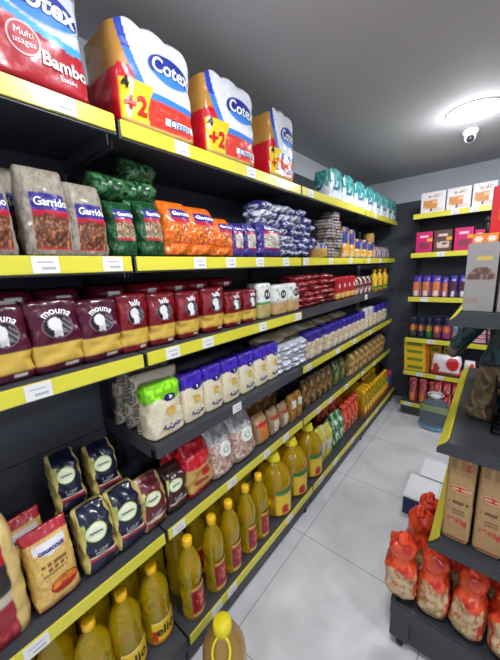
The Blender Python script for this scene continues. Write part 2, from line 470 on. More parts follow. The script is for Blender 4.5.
# ------------------------------------------------------------------ top shelf: paper packs
KR, RD, WT = (190, 138, 62), (205, 20, 38), (238, 240, 246)
def tissue_col(f, u, v):
    if f in 'LBT': return KR if v > 0.52 else RD
    if f == 'R': return WT if v > 0.4 else RD
    ub = 0.06 + 0.5 * (1 - v) ** 1.6 if v > 0.3 else 0.34
    if v < 0.06: return (226, 186, 110)
    if v < 0.44 and 0.0 <= u < 0.37 - 0.05 * math.sin(v * 9): return (240, 206, 40)
    if u < ub - 0.05 and v > 0.3: return KR if v > 0.55 else RD
    if u < ub + 0.05 and v > 0.34: return (42, 70, 180) if v > 0.7 else (70, 130, 215)
    if v < 0.32: return (220, 60, 45)
    if v < 0.39: return (60, 130, 215)
    if h2(int(u * 30), int(v * 30)) > 0.86: return (222, 226, 236)
    return WT
lump = lambda b: 0.010 * abs(math.sin(1.5 * math.pi * (b + 1))) - 0.012 * b * b
def oval_blue(a, b):
    r = math.hypot(a, b)
    if r > 0.93: return (225, 232, 250)
    if b < -0.25 - 0.25 * a * a: return (60, 130, 220)
    return (34, 52, 150)
tissue = Pack('tissue_pack', 0.27, 0.19, 0.255, tissue_col, 'brick', 7, 70, 70, 0.004, 16, 0.012, FILM_SMOOTH, 1, lump)
tissue.patch('logo_oval', 0.64, 0.66, 0.29, 0.15, oval_blue)
tissue.text('brand_lettering', 'Cotex', 0.054, 0.64, 0.67, WHITE_INK, 0.25, off=0.0045, bold=0.0012)
tissue.text('offer_lettering', '+2', 0.062, 0.175, 0.2, RED_INK, 0.1, off=0.004, bold=0.002)
tissue.text('offer_count', '4', 0.036, 0.09, 0.385, DARK_INK, 0, off=0.004, bold=0.001)
tissue.patch('name_banner', 0.74, 0.16, 0.2, 0.035, lambda a, b: (235, 238, 248), rect=True)
tissue.text('name_lettering', 'Classic', 0.03, 0.74, 0.16, BLUE_INK, 0.2, off=0.004)
row(tissue, 'tissue_pack', 'tissue rolls', [(113, 188, .282), (202, 251, .292), (268, 292, .3)], T1, [
    'large wrapped toilet roll pack, kraft and red side, first after the red kitchen pack',
    'toilet roll pack with yellow offer corner, middle of three on the top shelf',
    'kraft and red toilet roll pack, last before the gap on the top shelf'], x=-0.865, group='toilet roll packs on the top shelf', jit=0.02)

def big_col(f, u, v):
    wv = 0.42 + 0.05 * math.sin(u * 6 - 0.5)
    if f in 'LR': return (170, 32, 46) if v < wv else (214, 220, 230)
    if v < wv: return (176, 30, 44) if h2(int(u * 40), int(v * 40), 2) < 0.97 else (200, 70, 80)
    if v < wv + 0.07: return (70, 165, 222)
    if 0.25 < u < 0.62 and v < wv + 0.2 and (u - .45) ** 2 / .03 + (v - wv - .07) ** 2 / .015 < 1: return (236, 238, 244)
    if u > 0.9 and v > 0.85: return (80, 90, 170)
    return (208, 214, 226)
big = Pack('kitchen_roll_pack', 0.325, 0.24, 0.275, big_col, 'brick', 8, 80, 70, 0.004, 14, 0.012, FILM_SMOOTH, 3, lump)
big.patch('logo_oval', 0.70, 0.63, 0.27, 0.14, oval_blue)
big.text('brand_lettering', 'Cotex', 0.056, 0.70, 0.645, WHITE_INK, 0.25, off=0.0045, bold=0.0018)
big.patch('round_badge', 0.565, 0.315, 0.1, 0.115, lambda a, b: (225, 190, 195) if math.hypot(a, b) > 0.88 else (176, 30, 44))
big.text('badge_lettering', 'Multi', 0.019, 0.565, 0.345, WHITE_INK, 0, off=0.004)
big.text('badge_subtext', 'usages', 0.017, 0.565, 0.285, WHITE_INK, 0, off=0.004)
big.text('range_lettering', 'Bambo', 0.037, 0.82, 0.235, WHITE_INK, 0, off=0.004, bold=0.001)
big.text('range_subtext', 'Essuie', 0.016, 0.83, 0.14, WHITE_INK, 0, off=0.004)
place(big, 'kitchen_roll_pack', 'big red and white kitchen roll pack with round badge, nearest on the top shelf', 'kitchen rolls', (-0.865 - .12, 0.262, T1 + .007), 0, (1, 1, 1), None, 0, 0)

def teal_col(f, u, v):
    k = 0.42 + 0.14 * math.sin(u * 19) + 0.1 * math.sin(u * 43 + 1)
    if v > k: return (38, 146, 146) if h2(int(u * 14), int(v * 16), 3) > 0.2 else (120, 190, 190)
    if 0.3 < v < 0.42 and 0.2 < u < 0.6: return (70, 80, 140)
    return (228, 234, 240)
teal = Pack('towel_roll_pack', 0.2, 0.11, 0.19, teal_col, 'brick', 4, 30, 28, 0.003, 20, 0.01, FILM_SMOOTH, 5, lump)
sp = [(328, 341), (341.5, 353), (354, 364), (365, 373), (374, 380), (381, 386), (387, 391), (392, 395.5)]
row(teal, 'towel_roll_pack', 'paper towel pack', sp, T1, '{} teal and white paper towel pack counted from the near end, top shelf', x=-0.872, group='teal paper towel packs', jit=0.05, h=.19)

# ------------------------------------------------------------------ second shelf: beans
def legume(name, base, speck, bean, w=.125, d=.075, h=.205, seed=0, win=(.16, .97, .1, .43), lab=(.43, .7), ink=(52, 44, 140)):
    def col(f, u, v):
        if f == 'F' and win[0] < u < win[1]:
            if win[2] < v < win[3] + 0.03 * math.sin(u * 3.1): 
                r = h2(int(u * 34), int(v * 44), seed)
                return tuple(int(c * (0.55 + 0.6 * r)) if r < .8 else min(255, int(c * 1.45)) for c in bean)
            if lab[0] < v < lab[1] and not (win[2] < v < win[3]):
                e = min(v - lab[0], lab[1] - v) / (lab[1] - lab[0])
                return (190, 30, 60) if (v - lab[0]) / (lab[1] - lab[0]) < .3 else ink
            if win[2] - .03 < v <= win[2]: return (190, 40, 50)
        if speck and h2(int(u * 26), int(v * 34), seed + 1) > 0.72: return speck
        return base
    p = Pack(name, w, d, h, col, 'gusset', 4, 40, 48, 0.007, 20, 0.014, FILM, seed)
    p.text('brand_lettering', 'Garrido', (win[1] - win[0]) * w * 0.255, (win[0] + win[1]) / 2, lab[0] + (lab[1] - lab[0]) * .62, WHITE_INK, 0, off=0.004, bold=0.0008)
    return p
beans = legume('bean_bag', (158, 148, 134), (134, 125, 113), (128, 78, 52), .145, .085, .235, 1)
green = legume('lentil_bag', (22, 66, 38), (50, 104, 60), (150, 122, 92), .11, .075, .185, 2, (.22, .95, .3, .56), (.58, .82))
orange = legume('orange_lentil_bag', (226, 100, 22), (240, 140, 50), (236, 110, 40), .105, .075, .195, 3, (.2, .9, .22, .54), (.58, .82))
bluebag = legume('white_bean_bag', (44, 36, 124), (84, 66, 140), (214, 200, 180), .105, .075, .17, 4, (.15, .92, .25, .62), (.64, .9))
row(beans, 'bean_bag', 'bag of beans', [(-36, 15, .195), (24, 72, .212), (70, 107, .192)], T2, [
    'beige bean bag cut by the picture edge, second shelf', 'tallest beige bag of brown speckled beans on the second shelf', 'beige bag of speckled beans beside the green lentil bags'], group='bags of beans on the second shelf', jit=.04, lean=.0)
place(beans, 'bean_bag', 'dim beige bean bag standing behind the two in front, second shelf', 'bag of beans', (-1.03, .20, T2), .1, (1, 1, 1.0), 'bags of beans on the second shelf')
row(green, 'lentil_bag', 'bag of lentils', [(112, 138, .16), (141, 165, .175)], T2, ['dark green lentil bag beside the beige bean bags', 'dark green lentil bag beside the orange bags'], group='green lentil bags', jit=.06, lean=.08)
gl = Pack('lentil_bag_flat', .11, .1, .075, lambda f, u, v: (22, 62, 36) if h2(int(u * 20), int(v * 12), 9) > .4 else (74, 130, 84), 'lying', 3, 24, 16, .007, 30, .0, FILM, 9)
for i, (px, py) in enumerate([(106, 215), (106, 190), (137, 215), (137, 195), (136, 176), (107, 235), (136, 235)]):
    P_ = at(px, py, 0, -1.0)
    place(gl, 'lentil_bag', ['dark green lentil bag lying in the pile behind the standing green bags'][0], 'bag of lentils', (-1.0, P_.y, P_.z - .035), random.uniform(-.15, .15), (1.1, 1.1, 1.0), 'piled green lentil bags', body='pack')
row(orange, 'orange_lentil_bag', 'bag of lentils', [(166, 194, .19), (189, 217, .185), (216, 234, .155)], T2, ['bright orange lentil bag next to the green bags, second shelf', 'middle orange lentil bag on the second shelf', 'shorter orange lentil bag next to the blue bags'], group='orange lentil bags', jit=.06, lean=.1)
row(bluebag, 'white_bean_bag', 'bag of white beans', [(234, 244.5, .145), (245, 257, .15), (259, 280, .165)], T2, ['narrow blue bag of white beans next to the short orange bag', 'middle blue bag of white beans on the second shelf', 'widest blue bag of white beans, next to the foil heap'], group='blue bags of white beans', jit=.05, lean=.05)
bl = Pack('blue_bag_flat', .1, .1, .055, lambda f, u, v: (46, 40, 128) if h2(int(u * 16), int(v * 10), 4) > .25 else (90, 84, 160), 'lying', 3, 18, 12, .006, 30, 0, FILM, 11)
for i, y in enumerate((.93, 1.04, 1.15)):
    for k in range(3):
        place(bl, 'bean_bag_blue', 'dark blue bag lying in the pile behind the standing blue bags', 'bag of beans', (-1.04, y, T2 + .056 * k + .002), random.uniform(-.1, .1), (1, 1, 1), 'piled blue bean bags')
sil = Pack('foil_packet', .088, .15, .042, lambda f, u, v: [(176, 180, 194), (40, 44, 110), (216, 218, 228), (84, 88, 130)][int(h2(int(u * 7 + (3 if f == 'F' else 0)), int(v * 5), 6) * 4)], 'lying', 3, 28, 14, .009, 40, 0, FILM, 13)
sil_b = Pack('foil_packet_blue', .088, .15, .042, lambda f, u, v: [(46, 48, 132), (40, 40, 110), (206, 208, 220), (70, 70, 140)][int(h2(int(u * 7), int(v * 5), 8) * 4)], 'lying', 3, 28, 14, .009, 40, 0, FILM, 14)
y = 1.235; k = 0
while y < 1.75:
    L = 7 if y < 1.6 else 6
    for l in range(L):
        place(sil if (y < 1.5 and (k + l) % 3) else sil_b, 'foil_packet', 'small blue and silver foil packet in the heap on the second shelf', 'foil packet',
              (-0.965 + random.uniform(-.012, .012), y + random.uniform(-.012, .012), T2 + .006 + l * .037), random.uniform(-.6, .6), (1, 1, 1.15), 'heaped blue and silver packets', roll=random.uniform(-.28, .28))
    y += .088; k += 1
gold = Pack('gold_packet', .1, .1, .1, lambda f, u, v: (206, 160, 76) if v < .6 else ((60, 60, 140) if h2(int(u * 8), int(v * 8)) > .4 else (220, 210, 200)), 'gusset', 4, 16, 16, .004, 30, .006, FILM, 15)
row(gold, 'gold_packet', 'packet', [(320, 327, .1)], T2, ['small gold packet leaning at the end of the blue foil heap'], jit=.1)
tin = Pack('striped_packet', .115, .12, .062, lambda f, u, v: (164, 158, 152) if (v * 3) % 1 > .45 and h2(int(u * 7), int(v * 3), 8) > .3 else ((120, 96, 60) if h2(int(u * 6), int(v * 5)) > .5 else (50, 50, 96)), 'brick', 4, 16, 12, .003, 30, 0, FILM, 16)
for c, px in enumerate((331, 338)):
    y = sy(px, T2, -.88)
    for l in range(5 if c else 4):
        place(tin, 'striped_packet', 'silver and brown striped packet stacked flat beyond the foil heap', 'packet', (-.935 + random.uniform(-.015, .015), y + random.uniform(-.012, .012), T2 + .002 + l * .0625), random.uniform(-.35, .35), (1, 1, 1), 'stacked striped packets')
gb = Pack('biscuit_packet', .13, .1, .15, lambda f, u, v: ((222, 168, 62) if h2(int(u * 6), int(v * 8), 3) > .2 else (226, 214, 190)) if v < .5 else ((52, 66, 140) if h2(int(u * 6), int(v * 8), 5) > .35 else (190, 150, 90)), 'brick', 5, 18, 18, .006, 26, .006, FILM, 17)
row(gb, 'biscuit_packet', 'packet', [(343, 349, .22), (350, 355, .21), (356, 362, .15), (363, 368, .15), (369, 374, .14)], T2,
    '{} gold and blue packet counted past the striped stacks, second shelf', jit=.1, group='gold and blue packets')
jar = Pack('gold_jar', .1, .1, .2, lambda f, u, v: (190, 148, 78) if v > .3 else (60, 80, 150), 'brick', 2, 16, 16, 0, 20, 0, CARD, 18)
place(jar, 'gold_jar', 'tall gold topped tub behind the gold and blue packets', 'tub', (-1.0, sy(368, T2, -1.0), T2), 0, (1, 1, 1.2))
pb = Pack('striped_pouch', .13, .08, .11, lambda f, u, v: (226, 200, 170) if int(u * 6) % 2 else (70, 58, 130), 'pillow', 3, 18, 14, .004, 26, 0, FILM, 19)
row(pb, 'striped_pouch', 'packet', [(376, 380), (381, 385), (386, 389.5)], T2, '{} white and purple pouch counted towards the corner, second shelf', jit=.1, group='white and purple pouches')

# ------------------------------------------------------------------ third shelf: semolina
def semolina(name, base, dark, word, seed):
    def col(f, u, v):
        if 0.13 < v < 0.39: return (210, 176, 76) if v > .15 else (200, 160, 70)
        if f == 'F' and v < .1 and .55 < u < .85 and .05 < v: return (200, 190, 180)
        if v > .9: return dark
        return base
    p = Pack(name, .115, .085, .195, col, 'brick', 5, 40, 44, .007, 20, .008, FILM_SMOOTH, seed)
    def head(a, b):
        r = math.hypot(a, b)
        if r > .92: return (120, 90, 104)
        # a pale profile head with mane facing left, on black
        if (a + .18) ** 2 / .2 + (b - .2) ** 2 / .28 < 1: return (226, 224, 226)
        if -.35 < a < .25 and -.85 < b < .0: return (216, 214, 216)
        if a > 0.3 and abs(b) < .6 and int((a * 5 + b * 4)) % 2 == 0: return (120, 116, 120)
        return (22, 18, 22)
    p.patch('round_emblem', .52, .64, .29, .17, head)
    p.text('brand_lettering', word, .025, .52, .64, WHITE_INK, 0, arc=.041, off=.004, bold=.0006)
    return p
maroon = semolina('semolina_bag', (80, 15, 42), (70, 12, 38), 'mouna', 21)
red = semolina('red_semolina_bag', (122, 13, 26), (100, 10, 22), 'lalla', 22)
row(maroon, 'semolina_bag', 'bag of semolina', [(-22, 32, .19), (30, 82, .195), (80, 120, .185)], T3, ['purple maroon semolina bag cut by the picture edge, third shelf', 'purple maroon semolina bag between two others alike, third shelf', 'purple maroon semolina bag beside the first red one'], group='maroon semolina bags', x=-.895, jit=.03)
row(red, 'semolina_bag', 'bag of semolina', [(121, 149, .19), (150, 176, .185), (178, 200, .18), (203, 224, .185), (226, 242, .16), (243.5, 257, .16)], T3, 
    '{} red semolina bag with yellow band, counted from the maroon bags', group='red semolina bags', x=-.895, jit=.04)
mf = Pack('semolina_bag_flat', .12, .17, .055, lambda f, u, v: (205, 200, 200) if (f == 'F' and .35 < u < .65 and .35 < v < .6) else (84, 16, 40), 'lying', 3, 24, 14, .005, 26, 0, FILM, 23)
rf = Pack('red_semolina_bag_flat', .12, .17, .055, lambda f, u, v: (205, 200, 200) if (f == 'F' and .35 < u < .65 and .35 < v < .6) else (120, 14, 28), 'lying', 3, 24, 14, .005, 26, 0, FILM, 24)
for i, (px, py, pk) in enumerate([(8, 300, mf), (62, 297, mf), (4, 318, mf), (112, 297, mf), (150, 290, rf), (177, 290, rf), (200, 289, rf), (225, 287, rf)]):
    P_ = at(px, py, 0, -.95)
    place(pk, 'semolina_bag', ('maroon' if pk is mf else 'red') + ' semolina bag lying flat on top behind the standing row, third shelf', 'bag of semolina', (-1.02, P_.y, max(P_.z - .03, T3 + .168)), random.uniform(-.1, .1), (1, 1, 1), 'flat %s semolina bags' % ('maroon' if pk is mf else 'red'))
for i, (a, b) in enumerate([(-20, 40), (36, 84), (80, 120), (118, 150), (146, 176), (174, 202), (202, 226)]):
    pk = maroon if i < 3 else red; x = -1.03
    place(pk, 'semolina_bag', ('maroon' if i < 3 else 'red') + ' semolina bag mostly hidden in the second row, third shelf', 'bag of semolina', (x, (sy(a, T3, -.895) + sy(b, T3, -.895)) / 2, T3), 0, (1, 1, .85), 'second row %s semolina bags' % ('maroon' if i < 3 else 'red'), kids=False)
def cof(top, low, seed):
    def col(f, u, v):
        if v < .42: return low
        if v < .5: return top
        return (228, 230, 228) if h2(int(u * 9), int(v * 9), seed) > .12 else (150, 170, 150)
    p = Pack('semolina_bag_white', .1, .08, .185, col, 'brick', 5, 24, 30, .003, 24, .006, FILM_SMOOTH, seed)
    p.patch('round_emblem', .55, .68, .22, .14, lambda a, b: (40, 44, 46) if .55 < math.hypot(a, b) < .95 or abs(a) < .2 else (226, 226, 226))
    return p
cg, cw = cof((80, 150, 90), (186, 172, 110), 25), cof((200, 190, 180), (196, 160, 110), 26)
row(cg, 'semolina_bag_white', 'bag of semolina', [(258.5, 271, .18)], T3, ['white bag with green stripe standing after the red semolina bags'], x=-.895)
row(cw, 'semolina_bag_white', 'bag of semolina', [(274, 287, .165), (288, 299, .165)], T3, ['first white bag with tan lower part past the green striped bag', 'second white bag with tan lower part, at the end of the yellow rail'], x=-.89, group='white and tan bags')
rp = Pack('red_packet', .11, .15, .036, lambda f, u, v: (140, 20, 34) if h2(int(u * 9), int(v * 3), 5) > .15 else (190, 110, 110), 'lying', 3, 22, 12, .007, 30, 0, FILM, 27)
y = 1.53
while y < 2.0:
    for l in range(6):
        place(rp, 'red_packet', 'flat dark red packet in the stack past the white and tan bags', 'packet', (-.955 + random.uniform(-.02, .02), y + random.uniform(-.012, .012), T3 + .002 + l * .033), random.uniform(-.25, .25), (1, 1, random.uniform(.9, 1.15)), 'stacked red packets')
    y += .112
rs = Pack('red_striped_bag', .1, .08, .17, lambda f, u, v: (220, 180, 90) if .1 < v < .3 else ((224, 200, 200) if f == 'F' and .35 < u < .65 and .5 < v < .7 else (170, 22, 34)), 'brick', 4, 16, 18, .003, 24, .005, FILM, 28)
row(rs, 'red_striped_bag', 'bag', [(336, 341), (341.5, 346), (346.5, 350.5), (351, 355)], T3, '{} small red bag with gold band, counted past the red stack', group='small red and gold bags', h=.17, x=-.885)
br_ = Pack('brown_bag', .11, .08, .17, lambda f, u, v: (206, 186, 176) if h2(int(u * 7), int(v * 7), 2) > .6 else (92, 40, 40), 'gusset', 4, 16, 18, .004, 24, .005, FILM, 29)
row(br_, 'brown_bag', 'bag', [(356, 360), (360.5, 364.5), (365, 368.5), (369, 372)], T3, '{} brown and pink mottled bag on the third shelf towards the corner', group='brown mottled bags', h=.15, x=-.885)

def bottle(name, prof_, oil, cap_prof, capm, label=None, words=None, ink=WHITE_INK, handle=None, n=24):
    """returns a list of (part, mesh, [sub-parts])"""
    bm = bmesh.new(); add_lathe(bm, prof_, n)
    parts = [('bottle_body', bm_mesh('bottle_body', bm, oil, True), [])]
    bm = bmesh.new(); add_lathe(bm, cap_prof, 18); parts.append(('cap', bm_mesh('cap', bm, capm, True), []))
    if label:
        r, z0, z1, a, colf, m = label
        vs, fs, cs = [], [], []
        N, M = 20, 14
        for i in range(N + 1):
            for j in range(M + 1):
                t = -a + 2 * a * i / N; z = z0 + (z1 - z0) * j / M
                vs.append((r * math.cos(t), r * math.sin(t), z)); cs.append(colf(i / N, j / M))
        for i in range(N):
            for j in range(M):
                q = i * (M + 1) + j; fs.append((q, q + M + 1, q + M + 2, q + 1))
        me = bpy.data.meshes.new('label'); me.from_pydata(vs, [], fs)
        at_ = me.color_attributes.new('print', 'FLOAT_COLOR', 'POINT'); buf = []
        for c in cs: buf += [*lin(c), 1]
        at_.data.foreach_set('color', buf); me.materials.append(m)
        me.polygons.foreach_set('use_smooth', [True] * len(me.polygons))
        sub = []
        if words:
            cu = bpy.data.curves.new('tmp', 'FONT'); cu.body = words[0]; cu.size = words[1]; cu.align_x = 'CENTER'; cu.align_y = 'CENTER'; cu.offset = .0012; cu.resolution_u = 3
            o = bpy.data.objects.new('tmp', cu); C.objects.link(o)
            dg = bpy.context.evaluated_depsgraph_get(); dg.update()
            tm = bpy.data.meshes.new_from_object(o.evaluated_get(dg)); bpy.data.objects.remove(o)
            rr = r + .0015
            for v in tm.vertices:
                t = v.co.x / rr; v.co = (rr * math.cos(t), rr * math.sin(t), words[2] + v.co.y)
            tm.materials.clear(); tm.materials.append(ink); sub.append(('lettering', tm))
        parts.append(('label', me, sub))
    if handle:
        bm = bmesh.new(); add_tube(bm, handle[0], handle[1], 8, 0, True); parts.append(('handle', bm_mesh('handle', bm, capm, True), []))
    return parts
def place_parts(parts, name, label, cat, loc, rz=0, group=None, scale=(1, 1, 1)):
    root = bpy.data.objects.new(name, None); C.objects.link(root)
    root.matrix_world = Matrix.Translation(Vector(loc) + Vector((0, 0, .0015))) @ Matrix.Rotation(rz, 4, 'Z') @ Matrix.Diagonal((*scale, 1))
    tag(root, label, cat, group)
    for n_, me, sub in parts:
        o = link(n_, me, root)
        for n2, m2 in sub: link(n2, m2, o)
    return root
yb = bottle('sauce', [(.032, 0), (.036, .004), (.036, .11), (.03, .14), (.014, .17), (.013, .18)], mat('yellow_sauce', (226, 180, 30), .3), [(.017, .175), (.017, .2), (.012, .205)], CAP,
            (.0365, .02, .1, 1.2, lambda u, v: (60, 130, 60) if v < .3 else ((210, 60, 40) if .3 < u < .7 else (236, 200, 60)), METAL_PRINT), n=16)
for i, px in enumerate((377, 382, 387)):
    place_parts(yb, 'sauce_bottle', ORD[i] + ' small yellow sauce bottle at the far end of the third shelf', 'bottle', (-.92, sy(px, T3, -.885), T3), 0, 'small yellow bottles', (1.1, 1.1, 1))

# ------------------------------------------------------------------ fourth shelf: rice
def rice(name, top, seed):
    def col(f, u, v):
        k = .7 + .04 * math.sin(u * 7)
        if v > k: return tuple(min(255, int(c * (1 + .35 * (h2(int(u * 12), int(v * 14), seed) > .75)))) for c in top)
        if f == 'F' and v < .03: return (210, 190, 130)
        r = h2(int(u * 30), int(v * 40), seed)
        return (232, 222, 194) if r > .3 else (220, 206, 168)
    p = Pack(name, .11, .075, .205, col, 'brick', 5, 32, 40, .004, 24, .008, FILM_SMOOTH, seed)
    p.patch('round_logo', .58, .73, .17, .065, lambda a, b: (30, 30, 92) if math.hypot(a, b) > .55 or a < 0 else (214, 214, 230))
    p.patch('sun_spot', .57, .48, .15, .085, lambda a, b: (214, 176, 84))
    # joined purple script across the lower front
    bm = bmesh.new()
    pts = []
    for i in range(26):
        t = i / 25; yv = (t - .5) * .06 + .008
        pts.append((0, yv, .205 * .17 + .0045 * math.sin(t * 21) + .004 * math.sin(t * 8 + 1)))
    pts = [(p.front(q[1], q[2]) + .0022, q[1], q[2]) for q in pts]
    add_tube(bm, pts, .0022, 5)
    for yy in (-.014, .006, .026): add_box(bm, p.front(yy, .045) + .001, p.front(yy, .045) + .003, yy - .002, yy + .002, .0445, .0485)
    p.parts.append(('script_lettering', bm_mesh('script_lettering', bm, BLUE_INK, True)))
    return p
rice_g, rice_p = rice('rice_bag', (120, 196, 30), 31), rice('rice_bag_purple', (56, 34, 150), 32)
row(rice_g, 'rice_bag', 'bag of rice', [(150, 182, .205)], T4, ['white rice bag with bright green top at the near end, fourth shelf'], x=-.873, lean=.03)
row(rice_p, 'rice_bag', 'bag of rice', [(182.5, 204, .2), (205, 222, .2), (223, 239, .2), (240, 254, .2), (254.5, 267, .2), (267.5, 278, .2)], T4, '{} purple topped rice bag after the green topped one, fourth shelf', group='purple topped rice bags', x=-.885, jit=.05, h=.2)
wp = Pack('pasta_packet', .2, .066, .062, lambda f, u, v: ((214, 206, 188) if h2(int(u * 10), int(v * 4), 3) > .2 else (192, 182, 160)) if f not in 'LR' else ((96, 84, 68) if int(math.hypot(u - .5, v - .5) * 9) % 2 else (206, 198, 182)), 'lying', 4, 24, 20, .004, 30, 0, FILM, 33)
k = 0
for c, x in enumerate((-.985, -1.055, -1.125)):
    for l in range(4):
        place(wp, 'pasta_packet', 'pale rolled pasta packet in the pile behind the green topped rice bag', 'packet', (x + .012 * (l % 2), .575 + random.uniform(-.01, .015), T4 + l * .058), random.uniform(-.12, .12), (1, .95, 1), 'piled pale pasta packets')
ws = Pack('white_packet', .085, .13, .034, lambda f, u, v: [(226, 228, 236), (206, 208, 218), (236, 236, 240), (160, 164, 184)][int(h2(int(u * 8), int(v * 3), 5) * 4)], 'lying', 3, 16, 10, .005, 36, 0, FILM, 34)
y = sy(281, T4, -.885)
while y < sy(306, T4, -.885):
    for l in range(5):
        place(ws, 'white_packet', 'small white crinkled packet in the heap past the purple rice bags', 'packet', (-.945 + random.uniform(-.01, .01), y + random.uniform(-.01, .01), T4 + l * .031), random.uniform(-.3, .3), (1, 1, 1), 'heaped white packets', roll=random.uniform(-.15, .15))
    y += .086
bt = Pack('beige_bag_flat', .24, .16, .05, lambda f, u, v: (182, 164, 124) if .25 < u < .75 else (196, 190, 176), 'lying', 3, 20, 10, .004, 20, 0, FILM, 35)
for i, (y, x, z) in enumerate([(1.33, -1.0, T4 + .16), (1.58, -1.06, T4 + .2), (1.82, -1.06, T4 + .2), (2.1, -1.06, T4 + .2), (2.4, -1.06, T4 + .2)]):
    if i:
        for l in range(4):
            place(bt, 'beige_bag', 'beige bag lying flat in the stack behind the far rice bags', 'bag', (x, y, T4 + l * .05), random.uniform(-.1, .1), (1, .95, 1), 'flat beige bags')
    else:
        place(bt, 'beige_bag', 'beige bag lying on top of the heap of white packets', 'bag', (x, y, z), .1, (1, 1, 1), 'beige bags lying flat')
def rice2(top, mid, seed):
    return Pack('rice_bag_small', .1, .08, .19, lambda f, u, v: top if v > .66 else (mid if h2(int(u * 8), int(v * 10), seed) > .35 else (232, 226, 214)), 'brick', 4, 16, 20, .004, 24, .006, FILM, seed)
ra, rb_ = rice2((48, 36, 140), (206, 180, 140), 36), rice2((196, 190, 190), (210, 186, 150), 37)
sp = [(308, 315.5), (316, 323), (325, 331.5), (332, 337.5), (338, 343), (343.5, 348), (348.5, 352.5), (353, 356.5), (357, 360.5), (361, 364.5)]
row(ra, 'rice_bag', 'bag of rice', sp, T4, '{} small purple topped rice bag counted along the far yellow rail, fourth shelf', group='small purple topped rice bags', x=-.88, jit=.05, h=.18)
row(rb_, 'rice_bag', 'bag of rice', [(365, 369), (369.5, 373)], T4, ['first whitish topped rice bag among the far purple ones', 'second whitish topped rice bag among the far purple ones'], x=-.88, jit=.05, h=.2, group='whitish topped rice bags')
row(ra, 'rice_bag', 'bag of rice', [(374, 378), (378.5, 382), (382.5, 386.5)], T4, '{} purple topped rice bag past the whitish ones, by the corner', group='purple rice bags by the corner', x=-.88, jit=.05, h=.19)

# ------------------------------------------------------------------ fifth shelf: couscous, noodles, pulses
def flour_col(f, u, v):
    if f == 'F' and u < .93:
        if v > .93: return (222, 196, 126)
        if v > .66: return (176, 22, 34)
        if v > .42: return (36, 28, 30)
        if v > .36: return (206, 190, 170)
        return (150, 20, 40) if h2(int(u * 20), int(v * 24)) > .12 else (190, 60, 70)
    return (224, 198, 128) if h2(int(u * 24), int(v * 30), 2) > .3 else (212, 184, 112)
flour = Pack('flour_bag', .26, .14, .37, flour_col, 'gusset', 4, 36, 36, .005, 22, .01, FILM, 41)
flour.text('brand_lettering', 'SEMOULE', .03, .42, .28, WHITE_INK, 0, off=.004, bold=.001)
x = -.875
place(flour, 'flour_bag', 'large cream bag with red and black front at the near end, fifth shelf', 'bag of flour', (x - .075, -.048, T5), 0.0, (1, 1, 1), None, .0)
def cous_col(f, u, v):
    k = .9 + .0 * u
    if v > .86 or v < .035: return (176, 20, 40)
    if f == 'F' and .12 < u < .9 and .66 < v < .84 and v > .66 + .22 * abs(u - .5): return (226, 222, 228)
    if f == 'F' and .45 < v < .6 and .2 < u < .8 and int(v * 34) % 2 and h2(int(u * 22), int(v * 34)) > .3: return (120, 80, 40)
    r = h2(int(u * 44), int(v * 60), 1)
    return (222, 186, 108) if r > .4 else (206, 166, 86)
cous = Pack('couscous_bag', .12, .085, .225, cous_col, 'pillow', 4, 44, 50, .004, 26, .008, FILM, 42)
cous.patch('bowl_picture', .62, .26, .31, .1, lambda a, b: (170, 30, 24) if b < -.15 or math.hypot(a, b) > .9 else ((226, 140, 40) if h2(int(a * 7), int(b * 5), 3) > .35 else (190, 90, 30)))
cous.text('brand_lettering', 'couscous', .018, .52, .745, BLUE_INK, .15, off=.004, bold=.0006)
row(cous, 'couscous_bag', 'bag of couscous', [(36, 80, .225)], T5, ['yellow couscous bag with a red bowl picture, between flour and navy bags'], x=-.882, lean=.16, rz=.03)
place(cous, 'couscous_bag', 'yellow couscous bag half hidden behind the one with the bowl', 'bag of couscous', (-1.06, .11, T5), .1, (1, 1, .98), None, .05)
def noodle(name, base, side, stripe, seed, word=None):
    def col(f, u, v):
        if f in 'LRB' : return side if h2(int(u * 14), int(v * 6), seed) > .35 else tuple(int(c * .8) for c in side)
        if u < .06 or u > .94: return side
        if .17 < v < .22: return stripe
        if .22 <= v < .235: return (220, 214, 200)
        if .27 < v < .37 and .3 < u < .75 and h2(int(u * 22), int(v * 40), 3) > .55: return (190, 190, 200)
        if .45 < v < .78 and u < .3 and (u - .05) < .35 * (v - .4): return (186, 196, 110)
        return base
    p = Pack(name, .1, .1, .2, col, 'gusset', 5, 32, 40, .011, 18, .008, FILM_SMOOTH, seed)
    p.patch('oval_label', .44, .62, .32, .14, lambda a, b: (232, 236, 210) if math.hypot(a, b) < .86 else (170, 190, 90))
    bm = bmesh.new()
    pts = [(0, (t / 14 - .5) * .036 - .006, .124 + .003 * math.sin(t * 1.7)) for t in range(15)]
    pts = [(p.front(q[1], q[2]) + .003, q[1], q[2]) for q in pts]
    add_tube(bm, pts, .0016, 5)
    p.parts.append(('script_lettering', bm_mesh('script_lettering', bm, mat('green_ink', (60, 110, 60), .5), True)))
    return p
navy = noodle('noodle_bag', (24, 26, 54), (204, 188, 110), (170, 40, 50), 43)
wine = noodle('pasta_bag', (98, 22, 40), (196, 168, 110), (210, 190, 150), 44)
dark = noodle('lentil_pouch', (58, 26, 30), (72, 40, 36), (120, 60, 60), 45)
row(navy, 'noodle_bag', 'bag of noodles', [(87, 118, .205), (118.5, 146, .2)], T5, ['lower navy noodle bag next to the couscous, fifth shelf', 'lower navy noodle bag next to the wine red bag, fifth shelf'], group='navy noodle bags in front', x=-.885, lean=.17, jit=.04)
